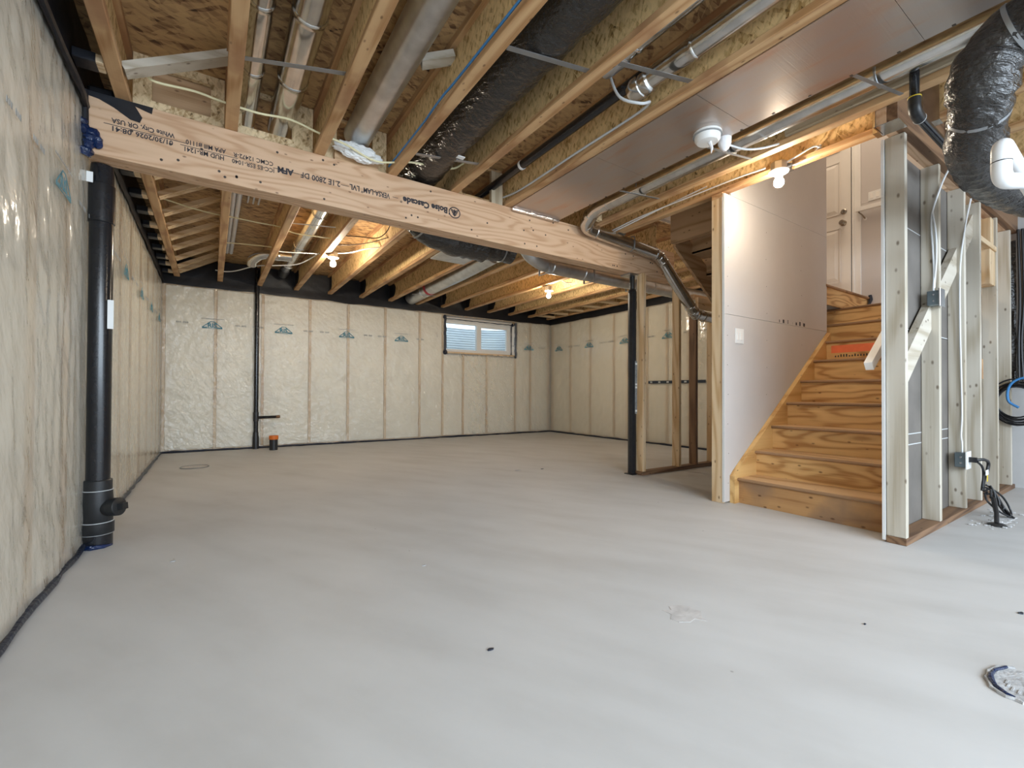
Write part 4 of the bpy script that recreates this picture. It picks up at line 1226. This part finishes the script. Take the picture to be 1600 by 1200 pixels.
# slim black pipe on the back wall
bp = thing('black_pipe', (0.535, 7.50, 0), 'slim black pipe rising up the back wall with a capped side branch', 'pipe')
MB().lathe((0.535, 7.50, 0), [(0.030, 0), (0.030, 2.60)], seg=16).build('pipe', M['abs'], bp, True)
MB().lathe((0.535, 7.50, 0.40), [(0.036, 0), (0.037, 0.01), (0.037, 0.12), (0.036, 0.13)], seg=16).build('tee', M['abs_dull'], bp, True)
MB().lathe((0.535, 7.50, 0.0), [(0.042, 0), (0.042, 0.17), (0.036, 0.19), (0.036, 0.24)], seg=16).build('coupling', M['abs_dull'], bp, True)
MB().tube([(0.55, 7.49, 0.452), (0.80, 7.40, 0.462)], 0.020, 14).build('branch', M['abs'], bp, True)
MB().lathe((0.79, 7.403, 0.462), [(0.022, 0), (0.022, 0.045)], (0.94, -0.34, 0.03), 14).build('branch_cap', M['brown_x'], bp, True)
# orange capped stub
oc = thing('capped_pipe_stub', (0.737, 7.22, 0), 'short black pipe stub with an orange cap standing on the slab', 'pipe')
MB().lathe((0.737, 7.22, 0), [(0.054, 0), (0.054, 0.17)], seg=20).build('pipe', M['abs_dull'], oc, True)
MB().lathe((0.737, 7.22, 0.150), [(0.060, 0), (0.061, 0.003), (0.061, 0.048), (0.055, 0.054)], seg=20).build('cap', M['orange'], oc, True)

# ------------------------------------------------------------------ open stud partition under the beam
pw = struct_root('wall_partition', (4.3, 3.09, 0))
box_part('bottom_plate', M['brown_x'], pw, 3.61, 5.2, 3.045, 3.134, 0, 0.038, ch=0.003)
box_part('stud', M['spruce_z'], pw, 3.625, 3.663, 3.045, 3.134, 0.038, 2.048, ch=0.002)
box_part('stud', M['spruce_z'], pw, 4.20, 4.238, 3.045, 3.134, 0.038, 2.10, ch=0.002)
box_part('stud', M['brown_z'], pw, 4.50, 4.538, 3.045, 3.134, 0.038, 1.78, ch=0.002)
box_part('stud', M['spruce_z'], pw, 4.84, 4.878, 3.045, 3.134, 0.038, 1.74, ch=0.002)
box_part('header', M['spruce_x'], pw, 4.48, 5.3, 3.00, 3.04, 1.77, 1.90, ch=0.002)
box_part('header', M['tan_x'], pw, 4.48, 5.3, 3.05, 3.13, 1.90, 1.94, ch=0.002)

# ------------------------------------------------------------------ upper stair flight seen from below
us = thing('upper_staircase', (4.5, 2.5, 1.9), 'underside of the upper stair flight with stacked lumber steps beside the beam', 'stairs')
for k in range(5):
    x = 3.93 + 0.25 * k
    zt = ZS + 0.02 - 0.19 * k
    box_part('riser', M['tan_y'], us, x, x + 0.022, 2.06, 2.90, zt - 0.21, zt - 0.025)
    if k > 0:
        box_part('tread', M['tan_y'], us, x - 0.25, x + 0.03, 2.06, 2.90, zt - 0.025, zt)
def stringer(y0, y1, mat):
    MB().prism([(3.90, 2.32), (3.90, 2.60), (4.98, 1.80), (4.98, 1.66), (4.80, 1.66)], 'y', y0, y1).build('stringer', mat, us)
stringer(2.872, 2.902, M['tan_x'])
stringer(2.06, 2.09, M['tan_x'])
box_part('ledger', M['spruce_y'], us, 4.62, 4.66, 2.06, 2.90, 1.80, 1.90, ch=0.002)
box_part('header', M['tan_y'], us, 3.86, 3.92, 2.06, 2.90, ZJ - 0.02, ZS - 0.04)
t = thing('joist_hanger', (3.34, 3.08, ZJ), 'galvanised hanger on the beam at the stair opening joist', 'joist hanger')
MB().box(3.31, 3.315, 3.0, 3.105, ZJ - 0.004, ZJ + 0.2).box(3.22, 3.315, 3.0, 3.105, ZJ - 0.006, ZJ - 0.002).build('strap', M['galv_dull'], t)

# ------------------------------------------------------------------ drywall partition beside the stairs
dw = struct_root('wall_stair_left', (4.0, 1.95, 0))
def board(nm, *b, faces=('y0',)):
    """gypsum board: painted-paper face, pale cut edges, dark back"""
    x0_, x1_, y0_, y1_, z0_, z1_ = b
    mb = MB().box(*b)
    o = mb.build(nm, [M['drywall'], M['drywall_edge'], M['drywall_back']], dw_root[0])
    for p in o.data.polygons:
        nn = p.normal
        if abs(nn.y) > 0.9:
            front = (nn.y < 0) == (face_dir[0] < 0)
            p.material_index = 0 if front else 2
        else:
            p.material_index = 1
    return o
dw_root, face_dir = [dw], [-1]
DX0 = 3.222
board('drywall_panel', DX0, 4.97, 1.940, 1.953, 0.012, 1.4355)
board('drywall_panel', DX0, 4.97, 1.940, 1.953, 1.4385, 2.355)
board('drywall_panel', 3.31, 4.97, 1.940, 1.953, 2.357, 4.4)
box_part('stud', M['spruce_z'], dw, DX0, DX0 + 0.038, 1.955, 2.044, 0.0, 2.33, ch=0.002)
box_part('top_plate', M['flange_x'], dw, DX0, 4.97, 1.955, 2.044, 2.33, 2.368, ch=0.002)
for x in (3.83, 4.44, 4.93):
    box_part('stud', M['spruce_z'], dw, x, x + 0.038, 1.955, 2.044, 0.0, 4.4)
MB().box(DX0 - 0.004, DX0, 1.937, 1.955, 0.012, 2.33).build('corner_bead', M['drywall_edge'], dw)
mb = MB()
for x in (3.27, 3.84, 4.45):
    for q in range(10):
        z = 0.15 + q * 0.225
        mb.lathe((x + random.uniform(-.01, .01), 1.9395, z), [(0.0035, 0), (0.0035, 0.0006)], Yv, 6)
o = mb.build('screw_heads', M['dark_wire'], dw); o['kind'] = 'stuff'
mb = MB()
for q in range(7):
    mb.box(4.04 + q * 0.075 + random.uniform(-.02, .02), 4.055 + q * 0.075 + random.uniform(0, .012), 1.9392, 1.9398, 1.445, 1.455 + random.uniform(0.004, 0.03))
mb.build('scuff_mark', M['ink'], dw)
ls = thing('light_switch', (3.425, 1.935, 1.28), 'white double light switch on the drywall beside the stairs', 'light switch')
cp = box_part('cover_plate', M['white_plastic'], ls, 3.366, 3.484, 1.934, 1.940, 1.222, 1.338, ch=0.002)
for x in (3.397, 3.443):
    box_part('rocker', M['trim_white'], cp, x - 0.015, x + 0.015, 1.930, 1.935, 1.247, 1.313, ch=0.002)

# ------------------------------------------------------------------ main staircase
sc_ = thing('staircase', (3.33, 1.45, 0), 'orange plywood staircase climbing between drywall and studs', 'stairs')
RISE, RUN, NX = 0.190, 0.2515, 3.328
for k in range(9):
    nx, zt = NX + RUN * k, RISE * (k + 1)
    rx = nx + 0.022
    yl = 1.90 if k < 6 else (1.936 if k == 6 else (2.06 if k == 7 else 2.2))
    mat = M['dirty_fir_y'] if k == 0 else M['fir_y']
    rs_ = box_part('riser', mat, sc_, rx, rx + 0.015, 0.998 if k < 6 else 0.965, yl, RISE * k + (0 if k else 0.0), zt - 0.024)
    if k < 8:
        td = box_part('tread', M['tread_y'], sc_, nx + 0.006, rx + RUN + 0.002, 0.998 if k < 6 else 0.965, yl, zt - 0.023, zt)
        MB().tube([(nx + 0.009, 0.998 if k < 6 else 0.965, zt - 0.0118), (nx + 0.009, yl, zt - 0.0118)], 0.0117, 10).build('nosing', M['nosing'], td, True)
    if k == 6:
        MB().box(rx - 0.0012, rx - 0.0002, 1.0, 1.86, RISE * k + 0.075, RISE * k + 0.145).build('paint_mark', M['orange_paint'], rs_)
        mb = MB()
        for q in range(16):
            y = 1.82 - q * 0.022
            mb.box(rx - 0.0012, rx - 0.0002, y, y + 0.010, RISE * k + 0.035, RISE * k + 0.035 + random.uniform(0.012, 0.026))
        mb.build('pencil_mark', M['ink'], rs_)
sp = [(3.292, 0.0), (3.292, 0.205), (3.335, 0.243)]
sp2 = sp + [(4.955, 0.243 + (4.955 - 3.335) * RISE / RUN - 0.045), (4.955, 0.95), (3.9, 0.0)]
MB().prism(sp2, 'y', 1.900, 1.938).build('stringer', M['stringer'], sc_)
MB().prism(sp2, 'y', 0.960, 0.998).build('stringer', M['stringer'], sc_)
# landing and winder
lx, lz = NX + RUN * 8, RISE * 9
ld = box_part('landing', M['tread_y'], sc_, lx + 0.006, 6.03, 0.965, 2.2, lz - 0.023, lz)
MB().tube([(lx + 0.009, 0.965, lz - 0.0118), (lx + 0.009, 2.2, lz - 0.0118)], 0.0117, 10).build('nosing', M['nosing'], ld, True)
box_part('riser', M['fir_x'], sc_, 4.965, 6.02, 1.955, 1.97, lz, lz + RISE - 0.024)
ld = box_part('landing', M['tread_y'], sc_, 4.965, 6.03, 1.945, 3.05, lz + RISE - 0.023, lz + RISE)
MB().tube([(4.955, 1.943, lz + RISE - 0.012), (6.03, 1.943, lz + RISE - 0.012)], 0.0125, 10).build('nosing', M['nosing'], ld, True)
MB().tube([(6.02, 1.93, lz + RISE + 0.02), (6.02, 1.925, lz + RISE - 0.03), (6.01, 1.935, lz + RISE - 0.08)], [0.016, 0.02, 0.012], 8).build('black_scrap', M['tape'], sc_, True)
# handrail
hr = thing('handrail', (3.3, 1.04, 1.0), 'white painted handrail climbing along the stud wall side of the stairs', 'handrail')
d = Vector((0.2515, 0, 0.190)).normalized()
a = Vector((3.205, 1.035, 0.995))
rail = MB().bar(a, a + d * 2.1, 0.040, 0.052).build('rail', M['trim_white'], hr)
for s in (0.30, 1.5):
    p = a + d * s
    MB().tube(bend([(p.x, 1.035, p.z - 0.025), (p.x + 0.01, 1.02, p.z - 0.06), (p.x + 0.015, 0.966, p.z - 0.07)], 0.03), 0.006, 8).build('bracket', M['white_plastic'], hr, True)

# ------------------------------------------------------------------ landing wall, door, trim
lw = struct_root('wall_landing', (6.08, 2.0, 0))
box_part('drywall_panel', M['drywall'], lw, 6.03, 6.09, 0.93, 3.15, 0.0, 2.955)
box_part('drywall_panel', M['drywall'], lw, 6.03, 6.09, 0.93, 3.15, 2.957, 4.4)
box_part('upper_wall', M['drywall'], lw, 3.3, 6.09, 3.05, 3.10, ZS, 4.4)
box_part('upper_wall', M['drywall'], lw, 3.0, 6.09, 0.86, 0.955, ZS, 4.4)
box_part('upper_wall', M['drywall'], lw, 3.0, 3.05, 0.9, 3.1, ZS + 0.02, 4.4)
up_ceiling = MB().box(3.0, 6.15, 0.85, 3.15, 5.05, 5.1).build('ceiling_upstairs', M['drywall'])
tag(up_ceiling, kind='structure')
for b_ in ((3.0, 6.15, 0.85, 0.9), (3.0, 6.15, 3.1, 3.15), (3.0, 3.05, 0.9, 3.1), (6.09, 6.15, 0.9, 3.1)):
    box_part('upper_wall', M['drywall'], lw, *b_, 4.4, 5.05)
dr_ = struct_root('door_1', (6.0, 2.52, 1.92))
dy0, dy1, dz0 = 2.098, 2.96, 1.915
mb = MB().box(5.995, 6.028, dy0, dy1, dz0, dz0 + 2.03)
leaf = mb.build('door_leaf', M['white_paint'], dr_)
for ya, yb_ in ((2.205, 2.47), (2.59, 2.855)):
    for za, zb in ((2.12, 2.735), (2.90, 3.50), (3.63, 3.84)):
        MB().prism([(ya, za), (yb_, za), (yb_, zb), (ya, zb)], 'x', 5.994, 5.9955).build('panel_groove', M['drywall'], leaf)
        vs = [(5.9935, ya + 0.012, za + 0.012), (5.9935, yb_ - 0.012, za + 0.012), (5.9935, yb_ - 0.012, zb - 0.012), (5.9935, ya + 0.012, zb - 0.012),
              (5.984, ya + 0.05, za + 0.05), (5.984, yb_ - 0.05, za + 0.05), (5.984, yb_ - 0.05, zb - 0.05), (5.984, ya + 0.05, zb - 0.05)]
        MB().add(vs, [(4, 5, 6, 7), (0, 1, 5, 4), (1, 2, 6, 5), (2, 3, 7, 6), (3, 0, 4, 7), (3, 2, 1, 0)]).build('door_panel', M['white_paint'], leaf)
        for (p, q) in (((ya, za), (yb_, za)), ((yb_, za), (yb_, zb)), ((yb_, zb), (ya, zb)), ((ya, zb), (ya, za))):
            MB().bar((5.993, *p), (5.993, *q), 0.014, 0.010, up=(1, 0, 0)).build('moulding', M['white_paint'], leaf)
MB().lathe((5.995, 2.165, 2.915), [(0.030, 0), (0.030, 0.008), (0.022, 0.012), (0.020, 0.016)], (-1, 0, 0), 18).build('deadbolt', M['nickel'], leaf, True)
MB().bar((5.975, 2.165, 2.897), (5.975, 2.165, 2.933), 0.010, 0.016, up=(1, 0, 0)).build('thumb_turn', M['nickel'], leaf)
MB().lathe((5.995, 2.17, 2.785), [(0.032, 0), (0.030, 0.008), (0.012, 0.014), (0.012, 0.03), (0.026, 0.04), (0.029, 0.052), (0.022, 0.064), (0.006, 0.068)], (-1, 0, 0), 20).build('door_knob', M['nickel'], leaf, True)
box_part('door_jamb', M['trim_white'], dr_, 6.0, 6.03, 2.072, 2.090, dz0, dz0 + 2.06)
MB().box(6.004, 6.028, 2.0898, 2.0982, dz0, dz0 + 2.03).build('door_gap', M['ink'], dr_)
box_part('casing', M['trim_white'], dr_, 6.012, 6.03, 2.012, 2.074, dz0 - 0.02, dz0 + 2.1, ch=0.002)
box_part('threshold', M['nickel'], dr_, 5.96, 6.03, 2.02, 2.97, dz0 - 0.014, dz0)
sp_ = thing('wall_switch', (6.02, 1.89, 3.01), 'white switch plate under clear film on the landing wall', 'light switch')
cp = box_part('cover_plate', M['white_plastic'], sp_, 6.022, 6.03, 1.828, 1.945, 2.965, 3.063, ch=0.002)
for y in (1.86, 1.913):
    box_part('rocker', M['trim_white'], cp, 6.018, 6.023, y - 0.015, y + 0.015, 2.985, 3.043, ch=0.002)
lr = thing('landing_rail', (5.98, 1.7, 2.85), 'white rail on a metal bracket along the landing wall', 'handrail')
MB().bar((5.975, 2.045, 2.885), (5.975, 1.0, 2.86), 0.045, 0.045).build('rail', M['trim_white'], lr)
MB().tube(bend([(5.975, 2.02, 2.86), (5.985, 1.99, 2.82), (6.028, 1.975, 2.785)], 0.03), 0.007, 8).build('bracket', M['nickel'], lr, True)
MB().lathe((6.03, 1.975, 2.78), [(0.018, 0), (0.016, 0.006)], (-1, 0, 0), 12).build('bracket_plate', M['trim_white'], lr, True)

# ------------------------------------------------------------------ stud wall on the other side of the stairs
sw = struct_root('wall_stair_right', (4.5, 0.9, 0))
PY0, PY1 = 0.857, 0.946
box_part('bottom_plate', M['brown_x'], sw, 3.165, 5.95, PY0 - 0.004, PY1, 0, 0.038, ch=0.003)
for x, h in ((3.172, 2.284), (3.785, 2.284), (4.365, 2.284), (4.79, 2.284), (5.33, 2.284), (5.83, 2.284)):
    box_part('stud', M['pale_z'], sw, x, x + 0.038, PY0, PY1, 0.038, h, ch=0.0025)
box_part('drywall_panel', [M['drywall_back']], sw, 3.170, 4.95, 0.9475, 0.9595, 0.012, 1.22)
box_part('drywall_panel', [M['drywall_back']], sw, 3.170, 4.95, 0.9475, 0.9595, 1.223, 2.28)
box_part('painted_face', M['drywall'], sw, 3.170, 4.95, 0.9597, 0.9602, 0.012, 2.28)
box_part('corner_bead', M['drywall_edge'], sw, 3.160, 3.1695, 0.9465, 0.961, 0.012, 2.28)
for x0_, x1_ in ((3.21, 3.785), (3.823, 4.365), (4.403, 4.79)):
    z0_, z1_ = 0.98 + (x0_ - 3.45) * 0.78, 0.98 + (x1_ - 3.45) * 0.78
    MB().prism([(x0_, z0_), (x1_, z1_), (x1_, z1_ + 0.175), (x0_, z0_ + 0.175)], 'y', 0.895, 0.935).build('rail_backing', M['pale_x'], sw)
for z in (0.52, 0.585, 1.225, 1.85):
    for x0_, x1_ in ((3.21, 3.785), (3.823, 4.365)):
        MB().box(x0_, x1_, 0.9466, 0.9476, z, z + 0.006).build('joint_line', M['grey_cable'], sw)
box_part('fire_block', M['spruce_x'], sw, 4.83, 5.33, PY0, PY1, 2.0, 2.038, ch=0.002)
box_part('fire_block', M['spruce_z'], sw, 5.16, 5.33, PY0 + 0.01, PY1, 1.72, 2.0, ch=0.003)
box_part('fire_block', M['spruce_z'], sw, 5.20, 5.29, PY0 + 0.01, PY1 - 0.01, 2.04, 2.26, ch=0.003)
box_part('shim', M['flange_z'], sw, 4.829, 4.85, PY0 - 0.003, PY1, 0.95, 1.10)

# header over that wall, with hangers
hb = thing('stair_header', (4.5, 0.88, 2.285), 'two-ply laminated header on top of the stud wall', 'beam')
hb['kind'] = 'thing'
for k in range(2):
    box_part('ply', M['brown_x'] if k == 0 else M['lvl_x'], hb, 2.99, 6.02, 0.836 + 0.048 * k, 0.883 + 0.048 * k, 2.286, ZS - 0.002, ch=0.002)
for q in range(5):
    x = 3.39 + DJ * q
    t = thing('joist_hanger', (x, 0.82, ZJ), 'bright joist hanger on the header face, %s from the drywall post' % ORD[q], 'joist hanger', 'hangers on the stair header')
    MB().box(x - 0.036, x + 0.036, 0.755, 0.834, ZJ - 0.004, ZJ - 0.001).box(x - 0.037, x - 0.034, 0.755, 0.834, ZJ - 0.004, ZJ + 0.20).box(x + 0.034, x + 0.037, 0.755, 0.834, ZJ - 0.004, ZJ + 0.20) \
        .box(x - 0.065, x - 0.034, 0.832, 0.8345, ZJ - 0.004, ZJ + 0.20).box(x + 0.034, x + 0.065, 0.832, 0.8345, ZJ - 0.004, ZJ + 0.20).build('strap', M['galv'], t)
t = thing('joist_hanger', (3.27, 0.97, ZJ), 'bright joist hanger above the stud wall end by the stair opening', 'joist hanger')
MB().box(3.23, 3.305, 0.934, 1.02, ZJ - 0.005, ZJ - 0.001).box(3.228, 3.231, 0.934, 1.02, ZJ - 0.005, ZJ + 0.2).box(3.304, 3.307, 0.934, 1.02, ZJ - 0.005, ZJ + 0.2).build('strap', M['galv'], t)
t = thing('joist_hanger', (3.03, 0.88, 2.285), 'wide bright hanger carrying the stair header end', 'joist hanger')
MB().box(2.988, 3.12, 0.83, 0.94, 2.281, 2.285).box(2.988, 3.10, 0.931, 0.934, 2.281, 2.50).build('strap', M['galv'], t)

# electrical boxes, cables on the studs
eb = thing('switch_box', (3.75, 0.87, 1.43), 'metal switch box screwed to the second stud', 'electrical box')
bb = box_part('box', M['box_blue'], eb, 3.715, 3.784, 0.842, 0.90, 1.385, 1.475, ch=0.003)
box_part('cover_frame', M['chrome'], eb, 3.70, 3.80, 0.834, 0.842, 1.375, 1.485, ch=0.001)
for z in (1.41, 1.45):
    MB().lathe((3.714, 0.868, z), [(0.006, 0), (0.005, 0.003)], (-1, 0, 0), 8).build('screw', M['chrome'], bb)
ob = thing('outlet_box', (4.33, 0.86, 0.38), 'metal outlet box with a white cover low on the third stud', 'electrical box')
bb = box_part('box', M['box_blue'], ob, 4.295, 4.364, 0.842, 0.90, 0.33, 0.43, ch=0.003)
box_part('cover_plate', M['white_plastic'], ob, 4.28, 4.39, 0.834, 0.842, 0.32, 0.44, ch=0.001)
for z in (0.36, 0.40):
    MB().lathe((4.294, 0.868, z), [(0.008, 0), (0.007, 0.003)], (-1, 0, 0), 8).build('screw', M['chrome'], bb)
cable('cable', [(4.0, 0.80, 2.36), (3.84, 0.825, 2.24), (3.775, 0.855, 2.10), (3.7775, 0.89, 1.95), (3.7775, 0.885, 1.75), (3.7775, 0.88, 1.60), (3.76, 0.88, 1.475)], 0.0055, 'white_cable', 'white cable down the second stud to the metal switch box', 'white cables on the studs')
cable('cable', [(3.776, 0.885, 1.98), (3.772, 0.87, 1.85), (3.777, 0.868, 1.70), (3.772, 0.878, 1.50)], 0.005, 'white_cable', 'second white cable strand hugging the second stud above the switch box', 'white cables on the studs')
cable('cable', [(4.40, 0.83, 2.20), (4.37, 0.852, 2.02), (4.352, 0.875, 1.75), (4.355, 0.88, 1.40), (4.353, 0.875, 1.0), (4.356, 0.872, 0.7), (4.345, 0.875, 0.55), (4.33, 0.868, 0.50), (4.325, 0.866, 0.43)], 0.005, 'white_cable', 'white cable down the third stud to the outlet', 'white cables on the studs')

# power cord hanging from the outlet to the slab
pc = thing('power_cord', (4.42, 0.78, 0), 'bundled black power cord hanging from the outlet to the slab', 'cord')
MB().bar((4.335, 0.834, 0.385), (4.335, 0.795, 0.385), 0.028, 0.034).build('plug', M['black_cable'], pc)
MB().tube(spline([(4.335, 0.80, 0.385), (4.38, 0.77, 0.388), (4.47, 0.765, 0.36), (4.46, 0.77, 0.30), (4.40, 0.775, 0.25), (4.36, 0.775, 0.18)]), 0.010, 8).build('cable', M['black_cable'], pc, True)
MB().tube(spline([(4.335, 0.795, 0.375), (4.36, 0.775, 0.34), (4.37, 0.772, 0.28), (4.365, 0.775, 0.20)]), 0.007, 8).build('cable', M['black_cable'], pc, True)
box_part('paper_tag', M['paper'], pc, 4.35, 4.42, 0.756, 0.758, 0.285, 0.32)
box_part('warning_tag', M['yellow_tag'], pc, 4.39, 4.41, 0.757, 0.759, 0.24, 0.285)
for q in range(5):
    ph = q * 1.1
    loop = [(4.36 + 0.10 * t_ + 0.035 * math.sin(t_ * 6.28 + ph), 0.755 - 0.09 * t_ + 0.02 * math.cos(t_ * 6.28 + ph), 0.20 - 0.185 * t_ + 0.02 * math.sin(t_ * 9 + ph)) for t_ in [i / 9 for i in range(10)]]
    MB().tube(spline(loop, 3), 0.0065, 7).build('cable_loop', M['black_cable'], pc, True)
MB().tube(spline([(4.33, 0.76, 0.17), (4.30, 0.74, 0.12), (4.36, 0.69, 0.05), (4.45, 0.66, 0.02), (4.50, 0.67, 0.06), (4.47, 0.70, 0.14), (4.40, 0.74, 0.19), (4.34, 0.765, 0.18)]), 0.006, 7).build('cable_loop', M['black_cable'], pc, True)
MB().lathe((4.15, 0.675, 0.0), [(0.045, 0), (0.045, 0.010), (0.03, 0.016)], seg=10).build('connector', M['black_cable'], pc, True)
MB().tube([(4.15, 0.675, 0.012), (4.24, 0.69, 0.06), (4.34, 0.72, 0.14)], [0.012, 0.012, 0.014], 8).build('cable', M['black_cable'], pc, True)

# coiled cables on the outer wall
co = thing('cable_coil', (5.93, 0.8, 0.75), 'coil of black and blue cable hanging on the outer wall past the studs', 'cable coil')
for q in range(9):
    cx, cz, rr = 5.815 - 0.007 * q, 0.76 + 0.02 * math.sin(q * 2), 0.145 + 0.014 * (q % 4)
    MB().tube([(cx + 0.01 * math.sin(3 * a + q), 0.81 + 0.012 * math.cos(q * 1.7) + rr * 0.85 * math.cos(a), cz + rr * math.sin(a)) for a in [2 * math.pi * i / 28 for i in range(29)]], 0.0065, 7).build('cable_loop', M['black_cable'], co, True)
MB().tube(spline([(5.745, 0.80, 0.72), (5.74, 0.86, 0.78), (5.74, 0.855, 0.90), (5.74, 0.79, 0.97), (5.75, 0.66, 0.98)]), 0.010, 9).build('blue_hose', M['blue_cable'], co, True)
cs = thing('cable_run', (5.98, 0.80, 0.9), 'black cables and shiny film running up the outer wall stud', 'cable')
box_part('lumber', M['spruce_z'], cs, 5.97, 6.02, 0.70, 0.79, 0.9, 2.3)
for q, y in enumerate((0.825, 0.80, 0.765, 0.735)):
    MB().tube(spline([(5.955, y, 0.95), (5.95, y + 0.01 * math.sin(q), 1.3), (5.955, y - 0.008, 1.7), (5.95, y, 2.3)]), 0.010, 8).build('cable', M['black_cable'], cs, True)
for z in (1.10, 1.42, 1.7):
    box_part('cable_clip', M['white_plastic'], cs, 5.938, 5.97, 0.71, 0.76, z, z + 0.012)
mb = MB()
vs = []
for i in range(6):
    for j in range(15):
        z = 0.95 + j * 0.09
        vs.append((5.96 - 0.03 * noise.noise(Vector((i * 0.8, z * 5, 0))) , 0.84 + 0.012 * i, z))
mb.add(vs, [(i * 15 + j, i * 15 + j + 1, (i + 1) * 15 + j + 1, (i + 1) * 15 + j) for i in range(5) for j in range(14)])
mb.build('film_strip', M['black_film'], cs, True)

# big insulated flexible duct, black drain pipe and white elbow near the camera side
fd, _ = flex_duct('flexible_duct', [(2.42, -0.9, 2.20), (2.45, -0.1, 2.20), (2.465, 0.2, 2.205), (2.485, 0.36, 2.19), (2.505, 0.43, 2.11), (2.555, 0.45, 2.045), (2.615, 0.468, 1.99), (2.784, 0.512, 1.926), (3.168, 0.532, 1.908), (3.70, 0.533, 1.955), (4.15, 0.51, 1.995)], 0.13, 'fat black insulated duct dropping from the joists beside the stud wall', ties=(0.38, 0.49), folds=0.06, rs=(0.124, 0.084), step=0.020)
rp = thing('drain_pipe', (2.84, 0.73, 2.2), 'black drain pipe with an elbow passing behind the fat insulated duct', 'pipe')
MB().tube([(2.857, 0.734, 2.58), (2.857, 0.734, 2.27)], 0.020, 16).build('pipe', M['abs'], rp, True)
MB().lathe((2.857, 0.734, 2.455), [(0.0205, 0), (0.0225, 0.004), (0.0225, 0.05), (0.0205, 0.055)], seg=16).build('coupling', M['abs_dull'], rp, True)
MB().tube(bend([(2.857, 0.734, 2.29), (2.857, 0.734, 2.222), (2.947, 0.736, 2.215)], 0.05, 8), 0.026, 16).build('elbow', M['abs_dull'], rp, True)
MB().tube([(2.917, 0.736, 2.218), (3.75, 0.738, 2.21)], 0.020, 16).build('pipe', M['abs'], rp, True)
MB().lathe((2.857, 0.734, 2.288), [(0.0265, -0.002), (0.0275, 0.0), (0.0265, 0.003)], seg=16).build('glue_ring', M['yellow_tag'], rp, True)
MB().lathe((2.942, 0.736, 2.2155), [(0.0265, -0.002), (0.0275, 0.0), (0.0265, 0.003)], Xv, 16).build('glue_ring', M['grey_cable'], rp, True)

pv = thing('white_pipe', (2.25, 0.34, 1.63), 'white plastic pipe elbow in front of the insulated duct', 'pipe')
MB().tube(bend([(2.42, 0.287, 1.588), (2.237, 0.348, 1.562), (2.238, 0.347, 1.690), (2.75, 0.36, 1.70)], 0.042, 10), 0.0265, 22).build('elbow', M['pvc'], pv, True)
MB().tube([(2.33, 0.317, 1.576), (2.85, 0.146, 1.655)], 0.024, 20).build('pipe', M['pvc'], pv, True)
MB().tube([(2.34, 0.349, 1.692), (3.1, 0.37, 1.706)], 0.024, 20).build('pipe', M['pvc'], pv, True)
MB().lathe((2.2375, 0.3475, 1.626), [(0.0272, -0.0015), (0.0272, 0.0015)], (0, 0, 1), 22).build('joint_ring', M['abs_dull'], pv, True)
t = flex_duct('flexible_duct', [(4.50, 0.36, 1.95), (4.60, 0.46, 1.82), (4.75, 0.40, 1.66), (4.9, 0.22, 1.6)], 0.11, 'black flexible duct coiling at the outer edge beside the coiled cables', folds=0.12, step=0.02)
